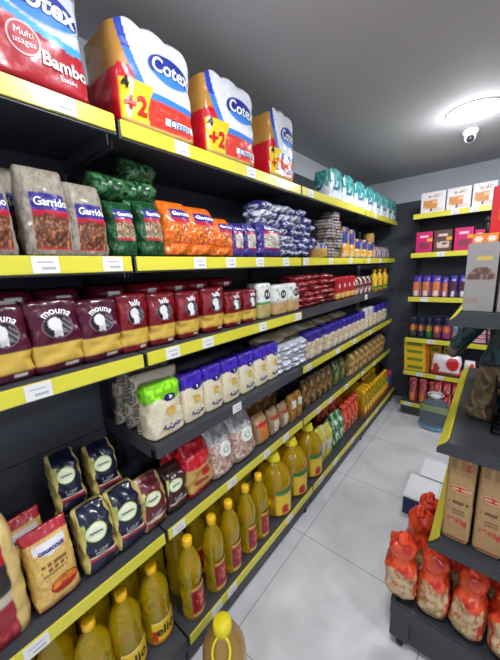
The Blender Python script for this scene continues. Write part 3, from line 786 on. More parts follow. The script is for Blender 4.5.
for i, (a, b, py, hh) in enumerate([(63, 91, 515, .19), (100, 126, 500, .19)]):
    x = -1.0
    P0, P1 = at(a, py, 0, x), at(b, py - 12, 0, x)
    place(navy, 'noodle_bag', ['upper navy noodle bag propped behind the lower one beside the couscous', 'upper navy noodle bag propped behind the lower one beside the wine red bag'][i], 'bag of noodles', (x - .065, (P0.y + P1.y) / 2, (P0.z + P1.z) / 2 - .025), 0.0, (1, (P1.y - P0.y) / .1, hh / .2), 'navy noodle bags behind', .22)
    place(navy, 'noodle_bag', 'navy noodle bag hidden at the back carrying the upper ones', 'bag of noodles', (x - .08, (P0.y + P1.y) / 2, T5), 0, (.75, .95, ((P0.z + P1.z) / 2 - .025 - T5) / .2), 'navy noodle bags at the back', 0, kids=False)
row(wine, 'pasta_bag', 'bag of pasta', [(145, 168, .19)], T5, ['wine red pasta bag with an oval white label, beside the navy bags'], x=-.885, lean=.1)
row(dark, 'lentil_pouch', 'bag of pulses', [(168.5, 188, .175)], T5, ['dark brown bag with oval white label, between wine red and bright red bags'], x=-.89, lean=.1)
def redtop_col(f, u, v):
    if v > .56: return (190, 16, 34) if h2(int(u * 12), int(v * 16)) > .2 else (222, 60, 74)
    if v < .12: return (176, 20, 40)
    if f == 'F' and .5 < u < .88 and .34 < v < .48: return (176, 30, 40)
    if f == 'F' and .2 < u < .7 and .2 < v < .3: return (150, 60, 40)
    return (196, 158, 82)
redtop = Pack('corn_bag', .12, .085, .23, redtop_col, 'gusset', 3, 32, 40, .012, 16, .006, FILM, 46)
row(redtop, 'corn_bag', 'bag of pulses', [(188, 213, .22)], T5, ['yellow bag with a bright red gathered top, beside the clear bean bags'], x=-.885, lean=.08)
place(redtop, 'corn_bag', 'bright red gathered bag half hidden behind the dark brown bag', 'bag of pulses', (-1.03, .66, T5), 0, (1, 1, .95))
def clear_col(f, u, v):
    if v > .66: return (150, 146, 150) if h2(int(u * 14), int(v * 16), 1) > .4 else (196, 194, 200)
    return [(206, 180, 164), (176, 140, 124), (222, 206, 196), (150, 110, 96)][int(h2(int(u * 26), int(v * 34), 2) * 4)]
clear = Pack('clear_bean_bag', .11, .085, .21, clear_col, 'pillow', 3, 34, 40, .006, 26, .008, FILM, 47)
clear.patch('round_label', .55, .52, .27, .15, lambda a, b: (232, 234, 232) if not (.2 < math.hypot(a, b + .1) < .45 and b < .2) else (150, 190, 160))
row(clear, 'clear_bean_bag', 'bag of beans', [(215, 236, .23), (236, 257, .23)], T5, ['clear bag of mixed beans with round white label, beside the red topped bag', 'clear bag of mixed beans with round white label, beside the orange picture bag'], group='clear bean bags', x=-.872, lean=.17, jit=.05)
place(clear, 'clear_bean_bag', 'clear bean bag behind, under the fourth shelf, by the red gathered bag', 'bag of beans', (-1.02, .83, T5), 0, (1, 1, 1))
pic = Pack('spice_bag', .09, .07, .16, lambda f, u, v: (212, 120, 40) if f == 'F' and .2 < u < .85 and .15 < v < .6 else ((190, 30, 36) if .62 < v < .75 and f == 'F' else (170, 138, 96)), 'pillow', 3, 22, 24, .005, 26, .006, FILM, 48)
row(pic, 'spice_bag', 'bag', [(259, 270, .16)], T5, ['tan bag with an orange picture, past the clear bean bags'], x=-.885, lean=.12)
pic2 = Pack('spice_bag_pale', .09, .07, .15, lambda f, u, v: (206, 196, 180) if f == 'F' and .2 < u < .85 and .15 < v < .55 else ((170, 60, 50) if .62 < v < .75 and f == 'F' else (150, 122, 90)), 'pillow', 3, 22, 24, .005, 26, .006, FILM, 49)
row(pic2, 'spice_bag', 'bag', [(272, 281, .15), (282.5, 290, .145)], T5, ['pale tan bag with reddish heading, next to the orange picture bag', 'second pale tan bag, next to the gold noodle bags'], x=-.885, lean=.1, group='pale tan bags')
gn = Pack('gold_noodle_bag', .11, .08, .16, lambda f, u, v: (226, 224, 220) if f == 'F' and .15 < u < .75 and .5 < v < .8 else ((176, 128, 50) if h2(int(u * 10), int(v * 8), 7) > .3 else (120, 80, 30)), 'gusset', 3, 22, 22, .006, 26, .008, FILM, 50)
row(gn, 'noodle_bag', 'bag of noodles', [(291, 297, .17), (297.5, 302.5, .17)], T5, ['gold noodle bag with a white patch, near side of the shelf joint', 'gold noodle bag with a white patch, touching the shelf joint'], x=-.885, group='gold noodle bags at the joint', jit=.1)
brn = Pack('brown_noodle_bag', .11, .08, .16, lambda f, u, v: [(124, 88, 40), (84, 58, 30), (170, 136, 80), (60, 46, 32)][int(h2(int(u * 7), int(v * 7), 9) * 4)], 'gusset', 3, 18, 18, .006, 26, .008, FILM, 51)
row(brn, 'noodle_bag', 'bag of noodles', [(304, 310.5), (311, 317), (317.5, 322.5), (323, 327.5), (328, 332)], T5, '{} brown and gold noodle bag past the shelf joint, fifth shelf', x=-.9, group='brown noodle bags past the joint', jit=.1, h=.2)
for i, y in enumerate((1.1, 1.2, 1.3, 1.4)):
    place(brn, 'noodle_bag', ORD[i] + ' dim brown noodle bag in the back row under the white packets', 'bag of noodles', (-1.05, y, T5), 0, (1, .9, 1.5), 'brown noodle bags in the back row')
gnb = Pack('green_noodle_bag', .12, .08, .17, lambda f, u, v: [(60, 90, 46), (100, 110, 56), (150, 140, 80), (40, 60, 36)][int(h2(int(u * 7), int(v * 7), 3) * 4)], 'gusset', 3, 18, 18, .006, 26, .008, FILM, 52)
row(gnb, 'noodle_bag', 'bag of noodles', [(334, 340, .2), (340.5, 345, .2)], T5, ['first green noodle bag between the brown and the tan ones', 'second green noodle bag between the brown and the tan ones'], x=-.9, group='green noodle bags', jit=.1)
tn = Pack('tan_noodle_bag', .12, .08, .17, lambda f, u, v: [(196, 156, 80), (120, 110, 60), (214, 196, 150), (150, 90, 50)][int(h2(int(u * 6), int(v * 6), 5) * 4)], 'gusset', 3, 18, 18, .006, 26, .008, FILM, 53)
row(tn, 'noodle_bag', 'bag of noodles', [(350, 354.5), (355, 359), (359.5, 363.5), (364, 368), (368.5, 372), (372.5, 376), (376.5, 380), (380.5, 384)], T5, '{} tan and green mottled bag counted towards the corner, fifth shelf', x=-.885, group='tan mottled bags by the corner', jit=.1, h=.19)

# ------------------------------------------------------------------ base deck: oil and bags
P2L = [(.03, .006), (.04, 0), (.046, .006), (.047, .03), (.045, .055), (.047, .08), (.047, .13), (.043, .145), (.042, .16), (.046, .178), (.047, .215), (.044, .245), (.034, .278), (.021, .305), (.015, .322), (.015, .335)]
CAP2 = [(.0185, .326), (.02, .33), (.02, .352), (.017, .357)]
def redlab(u, v):
    if v < .08 or v > .92: return (214, 170, 90)
    if ((u - .5) / .3) ** 2 + ((v - .6) / .28) ** 2 < 1: return (150, 26, 34) if h2(int(u * 9), int(v * 9)) > .25 else (226, 120, 90)
    return (150, 16, 36)
tall = bottle('tall', P2L, OIL, CAP2, CAP, (.0485, .022, .16, .8, redlab, METAL_PRINT), ('oil', .001, .08) if False else None)
SHORT = [(.03, .006), (.05, 0), (.056, .008), (.057, .03), (.055, .06), (.057, .1), (.057, .13), (.053, .15), (.055, .17), (.055, .2), (.05, .225), (.036, .255), (.02, .275), (.016, .288), (.016, .298)]
CAP3 = [(.0195, .29), (.021, .294), (.021, .315), (.018, .319)]
def elab(u, v):
    if v < .1: return (200, 120, 30)
    if v > .9: return (240, 220, 120)
    if u < .2 and v < .6: return (200, 50, 40)
    return (238, 200, 40)
elio = bottle('elio', SHORT, OIL, CAP3, CAP, (.0585, .02, .115, .95, elab, METAL_PRINT), ('elio', .055, .07), DARK_INK)
xb = -.86
for i, px in enumerate((57.6, 88, 120.5, 150.5)):
    y = sy(px, TB + .31, -.895)
    place_parts(elio, 'oil_bottle', ['yellow labelled oil bottle nearest the lower picture corner', 'second yellow labelled oil bottle from the lower picture corner', 'third yellow labelled oil bottle from the lower picture corner', 'yellow labelled oil bottle standing next to the red labelled ones'][i], 'bottle of oil', (-.895 - (.07 if i == 0 else 0), y, TB), .05, 'yellow labelled oil bottles', (.98, .96, 1))
for i in range(5):
    place_parts(elio, 'oil_bottle', ORD[i] + ' yellow labelled oil bottle in the second row from the lower corner', 'bottle of oil', (-1.03, .02 + .118 * i, TB), .1, 'yellow labelled oil bottles in the second row')
caps = [(187, 548), (211, 534), (228, 510), (245, 494), (258, 479.5)]
for i, (px, py) in enumerate(caps):
    y = sy(px, TB + .34, -.845)
    place_parts(tall, 'oil_bottle', ORD[i] + ' tall oil bottle with red label, front row counted from the near end', 'bottle of oil', (-.845, y, TB), .12, 'tall red labelled oil bottles')
for i in range(5):
    place_parts(tall, 'oil_bottle', ORD[i] + ' tall oil bottle in the second row behind the red labels', 'bottle of oil', (-.965, .58 + .105 * i, TB), .3, 'tall oil bottles in the second row')
P5 = [(.05, .008), (.088, 0), (.1, .01), (.101, .1), (.096, .115), (.101, .13), (.1, .2), (.09, .235), (.062, .268), (.03, .288), (.026, .3)]
CAP5 = [(.036, .292), (.042, .297), (.042, .312), (.034, .318), (.033, .336), (.028, .342)]
def biglab(u, v):
    if v > .85: return (60, 120, 60)
    if ((u - .72) / .2) ** 2 + ((v - .6) / .25) ** 2 < 1: return (40, 34, 30) if h2(int(u * 14), int(v * 10)) > .5 else (240, 240, 230)
    if ((u - .3) / .15) ** 2 + ((v - .2) / .18) ** 2 < 1: return (196, 30, 30)
    if u > .55 and v < .3: return (40, 36, 32)
    return (240, 204, 50)
hand = [(.0 + .045 * math.cos(t), .05 * math.sin(t), .322 + .018 * math.cos(t)) for t in [2 * math.pi * k / 18 for k in range(18)]]
five = bottle('five', P5, OIL_DEEP, CAP5, CAP_LEMON, (.1025, .02, .165, 1.0, biglab, METAL_PRINT), None, handle=([(x_ - .03, y_ * 1.15, z_ - .004) for x_, y_, z_ in hand], .0055), n=28)
for i, px in enumerate((273, 290.5, 307)):
    y = sy(px, TB + .32, -.89)
    place_parts(five, 'oil_jug', ['big oil jug with yellow handle, next to the tall red labelled bottles', 'middle one of the three big oil jugs with yellow handles', 'big oil jug with yellow handle, next to the yellow bag'][i], 'oil jug', (-.89, y, TB), .1, 'big oil jugs', (1, .9, 1.05))
for i in range(3):
    place_parts(five, 'oil_jug', ORD[i] + ' big oil jug in the back row behind the front jugs', 'oil jug', (-1.11, 1.15 + .19 * i, TB), .2, 'big oil jugs in the back row', (.9, .9, 1.05))
yel = Pack('yellow_rice_bag', .15, .1, .28, lambda f, u, v: (206, 196, 60) if (v < .3 or (v > .6 and u < .6)) else (208, 204, 180), 'gusset', 3, 22, 26, .008, 20, .01, FILM, 60)
row(yel, 'rice_sack', 'bag of rice', [(318.5, 326, .27), (326.5, 332, .25)], TB, ['pale yellow sack beside the big oil jugs', 'pale yellow sack beside the green and white sacks'], x=-.83, group='pale yellow sacks', jit=.1)
grn = Pack('green_white_sack', .15, .12, .25, lambda f, u, v: [(52, 130, 60), (216, 226, 216), (40, 104, 52), (150, 190, 150)][int(h2(int(u * 6 + v * 3), int(v * 8), 3) * 4)], 'gusset', 3, 22, 24, .01, 20, .01, FILM, 61)
row(grn, 'rice_sack', 'bag', [(333.5, 338.5, .26), (339, 343, .25)], TB, ['green and white sack next to the pale yellow sacks', 'green and white sack next to the orange red bags'], x=-.84, group='green and white sacks', jit=.1)
org = Pack('orange_red_bag', .11, .1, .22, lambda f, u, v: ((214, 62, 30) if v > .35 or h2(int(u * 8), int(v * 8)) > .5 else (206, 180, 150)) if h2(int(u * 12), int(v * 12), 4) > .15 else (240, 150, 120), 'tied', 3, 20, 22, .008, 24, .0, FILM, 62)
row(org, 'orange_bag', 'bag', [(344, 348), (348.5, 352), (352.5, 355.5), (356, 358.5)], TB, '{} orange red gathered bag past the green and white sacks', x=-.85, group='orange red bags on the base', h=.25, jit=.2)
for i, y in enumerate((2.12, 2.27, 2.42)):
    place(org, 'orange_bag', ORD[i] + ' orange red bag in the back row past the green sacks', 'bag', (-1.03, y, TB), .3, (1.2, 1.2, 1.25), 'orange red bags in the back row')
ycart = Pack('yellow_carton', .2, .28, .3, lambda f, u, v: (214, 160, 30) if v > .1 else (150, 110, 50), 'box', 40, 6, 6, 0, 1, 0, CARD, 63)
place(ycart, 'carton', 'open yellow carton holding small yellow topped bottles, base of the far bay', 'carton', (-.985, 2.64, TB), 0, (1, 1, .85))
sm = bottle('small_oil', [(.03, 0), (.036, .005), (.036, .16), (.03, .2), (.014, .225), (.013, .24)], OIL, [(.018, .235), (.019, .26), (.014, .268)], CAP, (.0365, .03, .13, 1.0, lambda u, v: (240, 200, 60) if v > .3 else (190, 60, 40), METAL_PRINT), n=16)
for i in range(10):
    place_parts(sm, 'oil_bottle', ORD[i] + ' small yellow capped oil bottle of the front row past the yellow carton', 'bottle of oil', (-.84, 2.56 + .075 * i, TB), .3, 'small oil bottles in front', (1, 1, .95))
for i in range(5):
    place_parts(sm, 'oil_bottle', ORD[i] + ' small yellow capped oil bottle in the back row past the carton', 'bottle of oil', (-.93, 2.81 + .08 * i, TB), .3, 'small oil bottles at the back', (1, 1, 1.1))
bt_ = Pack('blue_tin', .09, .09, .2, lambda f, u, v: (60, 100, 170) if .25 < v < .85 else (190, 60, 70), 'brick', 2, 18, 14, 0, 10, 0, METAL_PRINT, 64)
for i, y in enumerate((3.32, 3.41)):
    place(bt_, 'blue_tin', ORD[i] + ' blue and red tin at the corner end of the base', 'tin', (-.85, y, TB), 0, (1, .95, 1), 'blue tins in the corner')
gbx = Pack('brown_carton', .16, .2, .24, lambda f, u, v: (140, 100, 84), 'box', 40, 4, 4, 0, 1, 0, CARD, 65)
place(gbx, 'carton', 'plain brown carton at the back of the far corner base', 'carton', (-1.06, 3.36, TB), 0, (1, 1, 1.1))

# oil jug standing on the floor
FJ = [(.05, .006), (.07, 0), (.078, .008), (.079, .15), (.077, .17), (.079, .19), (.075, .24), (.06, .275), (.036, .3), (.03, .315)]
tan_oil = mat('tan_oil', (176, 140, 74), .3, trans=.2, coat=.3)
floor_jug = bottle('floor', FJ, tan_oil, [(.031, .312), (.033, .316), (.033, .345), (.028, .352)], CAP_LEMON, None, None, handle=([( .052 + .028 * math.cos(t), .03 * math.sin(t), .318 - .055 * (1 + math.cos(t)) * .5) for t in [2 * math.pi * k / 20 for k in range(20)]], .0045), n=28)
P_ = at(222, 622, 2, .345)
place_parts(floor_jug, 'oil_jug', 'tan oil jug with lemon yellow cap standing on the floor', 'oil jug', (P_.x, P_.y, 0), -.9)

# ------------------------------------------------------------------ end wall shelving goods (fronts face -y)
def back_row(pk, name, cat, spans, z, labels, h=None, y=YX + .02, group=None, jit=0., body='pack', kids=True):
    for i, s in enumerate(spans):
        a = at(s[0], 300, 1, y); b = at(s[1], 300, 1, y)
        # the column of the image at the height of the shelf
        py = 330
        for _ in range(4):
            pa = at(s[0], py, 1, y); py += (pa.z - z) * 90
        x0 = at(s[0], py, 1, y).x; x1 = at(s[1], py, 1, y).x
        sc = (x1 - x0) * .985 / pk.w; hh = s[2] if len(s) > 2 else (h or pk.h)
        l = labels[i] if isinstance(labels, (list, tuple)) else labels.format(ORD[i])
        place(pk, name, l, cat, ((x0 + x1) / 2, y + pk.d / 2, z + .001), -math.pi / 2 + random.uniform(-jit, jit), (1, sc, hh / pk.h), group, 0, 0, body, kids)
def wafer_col(f, u, v):
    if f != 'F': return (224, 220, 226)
    if .12 < u < .7 and .2 < v < .62: return (212, 142, 76) if h2(int(u * 8), int(v * 7)) > .25 else (236, 190, 130)
    if .05 < v < .2 and .4 < u < .9: return [(196, 120, 150), (110, 60, 50), (226, 200, 200)][int(h2(int(u * 12), 1) * 3)]
    if .7 < v < .9 and .3 < u < .8 and h2(int(u * 20), int(v * 20)) > .55: return (190, 160, 110)
    return (236, 230, 236)
wafer = Pack('biscuit_box', .16, .2, .17, wafer_col, 'box', 40, 24, 22, 0, 1, 0, CARD, 70)
back_row(wafer, 'biscuit_box', 'box of biscuits', [(420, 444.5, .175), (445.5, 470, .175), (471, 496, .18)], XT[0], ['white biscuit box nearest the corner on the top end shelf', 'middle white biscuit box on the top end shelf', 'third white biscuit box from the corner on the top end shelf'], group='white biscuit boxes')
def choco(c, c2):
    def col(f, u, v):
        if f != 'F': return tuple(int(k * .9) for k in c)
        if .2 < u < .85 and .18 < v < .5: return c2 if h2(int(u * 8), int(v * 9)) > .3 else (110, 70, 70)
        if .25 < u < .75 and .72 < v < .82: return (236, 200, 214)
        if u > .7 and .52 < v < .68: return (236, 170, 60)
        return c
    return Pack('chocolate_box', .12, .16, .17, col, 'box', 40, 18, 20, 0, 1, 0, CARD, 71)
pinkb, brownb = choco((204, 28, 104), (150, 40, 80)), choco((96, 66, 52), (206, 190, 180))
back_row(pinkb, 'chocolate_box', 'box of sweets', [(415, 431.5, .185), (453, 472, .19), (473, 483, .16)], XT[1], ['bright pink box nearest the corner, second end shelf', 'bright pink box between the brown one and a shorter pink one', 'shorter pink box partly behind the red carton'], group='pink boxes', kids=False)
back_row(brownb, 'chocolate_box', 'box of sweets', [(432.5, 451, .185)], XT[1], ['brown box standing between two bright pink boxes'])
dk = bottle('dark', [(.03, 0), (.035, .004), (.035, .2), (.03, .22)], mat('dark_green_glass', (26, 34, 28), .2), [(.031, .22), (.031, .25), (.028, .255)], mat('dark_cap', (40, 50, 40), .4), None, None, n=16)
P_ = at(486.5, 240, 1, YX + .05)
place_parts(dk, 'dark_jar', 'dark tall jar beside the shorter pink box, second end shelf', 'jar', (P_.x, YX + .06, XT[1]), 0)
def snack(c, seed):
    return Pack('cake_packet', .075, .07, .19, lambda f, u, v: (60, 44, 150) if v > .72 else ((226, 226, 236) if v < .28 and .3 < u < .7 else (c if .15 < u < .85 else (74, 56, 160))), 'gusset', 4, 18, 22, .003, 26, .004, FILM, seed)
so, sb = snack((222, 130, 60), 72), snack((86, 46, 50), 73)
back_row(so, 'cake_packet', 'packet of cakes', [(411.5, 420, .2), (420.5, 429.5, .2), (430, 440, .2), (440.5, 447, .185)], XT[2], '{} purple and orange cake packet from the corner, third end shelf', group='purple and orange cake packets', jit=.08)
back_row(sb, 'cake_packet', 'packet of cakes', [(448, 456, .195), (457, 466, .195)], XT[2], ['purple and brown cake packet beside the orange ones', 'purple and brown cake packet half behind the grey box'], group='purple and brown cake packets', jit=.08)
def juice(a, b, seed):
    return Pack('juice_can', .07, .07, .2, lambda f, u, v: (30, 36, 66) if v > .68 or v < .06 else (a if (u - .5) ** 2 / .12 + (v - .48) ** 2 / .025 < 1 else b), 'brick', 2, 20, 22, 0, 10, 0, METAL_PRINT, seed)
jc = [juice((226, 130, 50), (60, 70, 60), 74), juice((210, 120, 60), (40, 44, 80), 75), juice((190, 130, 50), (40, 110, 50), 76), juice((226, 140, 90), (120, 60, 90), 77), juice((226, 130, 60), (150, 60, 110), 78)]
for i, s in enumerate([(408, 415.5, .205), (416, 423.5, .205), (424, 431, .205), (431.5, 440, .205), (440.5, 450, .21)]):
    back_row(jc[i], 'juice_can', 'can', [s], XT[3], [['tall dark can with orange fruit nearest the corner, fourth end shelf', 'tall navy can with orange fruit beside the corner can', 'tall green can between two navy ones, fourth end shelf', 'tall plum coloured can with peach fruit, fourth end shelf', 'tall pink can with an orange, beside the short tins'][i]], group='tall fruit cans')
tins = Pack('short_tin', .07, .07, .15, lambda f, u, v: (150, 160, 190) if v > .75 else ((110, 120, 150) if v > .45 else (200, 130, 150)), 'brick', 2, 16, 16, 0, 10, 0, METAL_PRINT, 79)
back_row(tins, 'short_tin', 'tin', [(450.5, 457.5), (458.5, 465.5)], XT[3], ['short grey and pink tin beside the tall pink can', 'short grey and pink tin beside the flat pink packets'], h=.155, group='short grey and pink tins')
fl = Pack('wafer_packet', .15, .1, .04, lambda f, u, v: (206, 140, 160) if v > .45 else ((226, 210, 200) if v > .2 else (120, 60, 110)), 'brick', 5, 16, 10, .002, 20, 0, FILM, 80)
for c, (a, b) in enumerate([(466.5, 486), (487, 506)]):
    for l in range(4):
        back_row(fl, 'wafer_packet', 'packet', [(a, b, .04)], XT[3] + .041 * l, ['flat pink wafer packet in the stacks beside the short tins'], group='stacked pink wafer packets')
def ybox_col(f, u, v):
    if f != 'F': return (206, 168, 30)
    if .1 < u < .75 and .3 < v < .7: return (120, 130, 40) if h2(int(u * 16), int(v * 3)) > .4 else (226, 200, 60)
    if u > .85: return (200, 90, 30)
    return (228, 192, 30)
ybox = Pack('yellow_box', .22, .2, .085, ybox_col, 'box', 40, 26, 12, 0, 1, 0, CARD, 81)
for l in range(4):
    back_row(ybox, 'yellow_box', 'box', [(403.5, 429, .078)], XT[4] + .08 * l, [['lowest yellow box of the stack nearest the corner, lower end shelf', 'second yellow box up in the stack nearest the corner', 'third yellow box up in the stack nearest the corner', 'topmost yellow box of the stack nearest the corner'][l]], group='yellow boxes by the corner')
for c, (a, b) in enumerate([(430, 442), (443, 455)]):
    for l in range(3):
        back_row(ybox, 'yellow_box', 'box', [(a, b, .085)], XT[4] + .086 * l, ['yellow box stacked behind the red and white packets'], y=YX + .13, group='yellow boxes behind')
def rw_col(f, u, v):
    r = (u - .72) ** 2 / .05 + (v - .6) ** 2 / .1
    if r < 1: return (206, 30, 34)
    if (u - .15) ** 2 / .02 + (v - .3) ** 2 / .08 < 1: return (200, 50, 50)
    if v < .2: return (150, 90, 70) if .4 < u < .8 else (206, 60, 60)
    return (230, 226, 232)
rw = Pack('cereal_pack', .2, .08, .2, rw_col, 'gusset', 5, 28, 24, .004, 20, .006, FILM, 82)
back_row(rw, 'cereal_pack', 'packet', [(430, 461, .2), (462, 474, .17)], XT[4], ['white pack with red circles in front of the yellow boxes', 'second smaller white and red pack past the first'], y=YX + .015, group='white and red packs')
rj = Pack('biscuit_pouch', .09, .08, .25, lambda f, u, v: (226, 130, 60) if v < .4 and abs(u - .5) < .3 else ((150, 40, 60) if h2(int(u * 6), int(v * 8), 2) > .3 else (196, 110, 110)), 'brick', 2.5, 20, 22, .002, 20, 0, FILM, 83)
back_row(rj, 'biscuit_jar', 'jar', [(407.5, 416, .25), (417, 426, .25), (427, 433, .24)], .145, '{} pink and orange tall pack from the corner, bottom end shelf', y=YX - .01, group='pink and orange tall packs')
rc = Pack('red_pouch', .09, .08, .13, lambda f, u, v: (196, 40, 50) if h2(int(u * 5), int(v * 6), 4) > .35 else (226, 170, 150), 'pillow', 3, 18, 16, .004, 24, 0, FILM, 84)
for r_ in range(2):
    for c, (a, b) in enumerate([(433.5, 441), (442, 450), (451, 459)]):
        back_row(rc, 'red_pouch', 'packet', [(a, b, .13)], .145 + .13 * r_, ['red and pink pouch stacked beside the tall pink packs, bottom end shelf'], y=YX - .01, group='red pouches')

# water bottle on the floor in front of the end shelving
pet = mat('clear_blue_plastic', (196, 216, 230), .06, trans=.85, ior=1.2)
WPF = [(.05, .01), (.075, 0), (.085, .01), (.086, .05), (.083, .06), (.086, .07), (.086, .11), (.083, .12), (.086, .13), (.086, .17), (.07, .215), (.04, .245), (.024, .255), (.024, .268)]
wb = bottle('water', WPF, pet, [(.027, .26), (.03, .263), (.03, .283), (.026, .288)], mat('white_cap', (226, 230, 236), .4), (.0875, .012, .04, 1.6, lambda u, v: (110, 160, 205), METAL_PRINT), None, handle=([(.0, .045 * math.cos(t), .285 + .022 * math.sin(t)) for t in [2 * math.pi * k / 16 for k in range(16)]], .004), n=28)
P_ = at(433, 426, 2, 0.0)
place_parts(wb, 'water_jug', 'clear bluish water jug on the floor before the end shelving', 'water jug', (P_.x, P_.y, 0), -1.4, None, (1.42, 1.42, 1.12))

# ------------------------------------------------------------------ right-hand end gondola
GX, GY = -0.074, 1.06
root = bpy.data.objects.new('display_gondola', None); C.objects.link(root)
tag(root, 'dark end display shelving with yellow side rails, holding kraft packs and tied bags', 'shelving')
Y1 = 1.95
for z in (1.39, 0.96, 0.575):
    bm = bmesh.new()
    add_box(bm, GX, 0.75, GY + .012, Y1, z - .03, z); q = [bm.verts.new(p) for yy in (GY, GY + .014) for p in ((GX - .027, yy, z - .044), (.75, yy, z - .044), (.75, yy, z + .001), (GX + .004, yy, z + .001), (GX - .027, yy, z - .03))]
    for f in ((0, 1, 2, 3, 4), (9, 8, 7, 6, 5), (1, 0, 5, 6), (2, 1, 6, 7), (3, 2, 7, 8), (4, 3, 8, 9), (0, 4, 9, 5)): bm.faces.new([q[i] for i in f])
    bmesh.ops.recalc_face_normals(bm, faces=bm.faces)
    s = link('shelf', bm_mesh('shelf', bm, SHELF_DARK), root)
    bm = bmesh.new()
    v = [bm.verts.new(q) for yy in (GY + .015, Y1) for q in ((GX, yy, z + .012), (GX - .026, yy, z - .026), (GX - .022, yy, z - .032), (GX + .004, yy, z + .008))]
    for q in ((0, 1, 5, 4), (1, 2, 6, 5), (2, 3, 7, 6), (3, 0, 4, 7), (3, 2, 1, 0), (4, 5, 6, 7)): bm.faces.new([v[i] for i in q])
    bmesh.ops.recalc_face_normals(bm, faces=bm.faces)
    link('price_rail', bm_mesh('price_rail', bm, YELLOW), s)
bm = bmesh.new(); add_box(bm, .12, .75, Y1, Y1 + .02, .1, 1.5); link('back_panel', bm_mesh('back_panel', bm, PANEL), root)
bm = bmesh.new(); add_box(bm, .15, .19, Y1 - .03, Y1 + .0, .1, 1.5); link('upright', bm_mesh('upright', bm, UPRIGHT), root)
bm = bmesh.new()
BX = -.205
add_box(bm, BX, .75, 1.05, 1.64, .175, .195)
add_box(bm, BX, .75, 1.04, 1.056, .155, .222, 0, .003); add_box(bm, BX - .002, BX + .014, 1.05, 1.64, .155, .222, 0, .003)
add_box(bm, BX + .002, BX + .07, 1.046, 1.1, .05, .18); add_box(bm, BX + .07, .75, 1.066, 1.08, .03, .18)
add_box(bm, BX + .006, BX + .02, 1.1, 1.64, .03, .18)
link('base_tray', bm_mesh('base_tray', bm, SHELF_DARK), root)
bm = bmesh.new(); bmesh.ops.create_cone(bm, cap_ends=True, segments=24, radius1=.028, radius2=.028, depth=.024, matrix=Matrix.Translation((BX + .04, 1.075, .028)) @ Matrix.Rotation(math.pi / 2, 4, 'Y'))
bmesh.ops.bevel(bm, geom=[e for e in bm.edges if len(e.link_faces) == 2 and e.calc_face_angle(0) > 1], offset=.004, segments=2, affect='EDGES')
link('wheel', bm_mesh('wheel', bm, RUBBER, True), root)

def fr(pk, name, label, cat, x0, x1, z, y, h, group=None, rz=0., lean=0., kids=True, body='pack', sd=1.):
    sc = (x1 - x0) / pk.w
    return place(pk, name, label, cat, ((x0 + x1) / 2, y + pk.d / 2 * sd, z + .001), -math.pi / 2 + rz, (sd, sc, h / pk.h), group, lean, 0, body, kids)
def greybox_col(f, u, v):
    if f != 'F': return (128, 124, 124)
    if .44 < v < .46: return (60, 50, 90)
    if .46 < v < .66 and .06 < u < .94 and v < .5 + .17 * math.sin(u * 3.1): return (92, 66, 58) if h2(int(u * 12), int(v * 24)) > .3 else (130, 104, 92)
    if .74 < v < .82 and .35 < u < .8: return (196, 166, 80)
    if .82 < v < .9 and .2 < u < .85 and h2(int(u * 20), int(v * 30)) > .4: return (140, 132, 140)
    if .1 < v < .2 and .1 < u < .5 and int(v * 40) % 2: return (150, 110, 110)
    return (142, 138, 136)
greybox = Pack('cake_mix_box', .07, .09, .2, greybox_col, 'box', 40, 28, 50, 0, 1, 0, CARD, 90)
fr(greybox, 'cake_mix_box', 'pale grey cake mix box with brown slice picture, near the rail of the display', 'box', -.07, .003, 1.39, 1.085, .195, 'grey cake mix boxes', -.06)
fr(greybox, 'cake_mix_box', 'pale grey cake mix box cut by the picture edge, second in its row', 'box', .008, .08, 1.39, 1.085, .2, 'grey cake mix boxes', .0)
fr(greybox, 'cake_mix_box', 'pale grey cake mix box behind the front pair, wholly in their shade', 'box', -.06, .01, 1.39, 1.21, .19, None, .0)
obox = Pack('egg_box', .075, .1, .24, lambda f, u, v: (236, 222, 206) if f == 'F' and (u * 2 % 1 - .5) ** 2 / .12 + (v - .92) ** 2 / .0016 < 1 else (226, 130, 30) if v > .8 or f != 'F' else ((236, 226, 210) if False else (222, 110, 40)), 'box', 40, 20, 40, 0, 1, 0, CARD, 91)
fr(obox, 'orange_box', 'orange box with white round shapes behind the first grey box', 'box', -.078, -.006, 1.39, 1.31, .235, 'orange boxes on the display')
fr(obox, 'orange_box', 'orange box with white round shapes behind the second grey box', 'box', -.003, .07, 1.39, 1.31, .235, 'orange boxes on the display')
rbox = Pack('red_carton', .3, .1, .43, lambda f, u, v: (206, 22, 34) if not (f == 'F' and .1 < u < .4 and .7 < v < .85) else (226, 180, 60), 'box', 40, 14, 20, 0, 1, 0, CARD, 92)
fr(rbox, 'red_carton', 'tall red carton rising behind the grey and orange boxes', 'box', -.038, .25, 1.39, 1.42, .4)

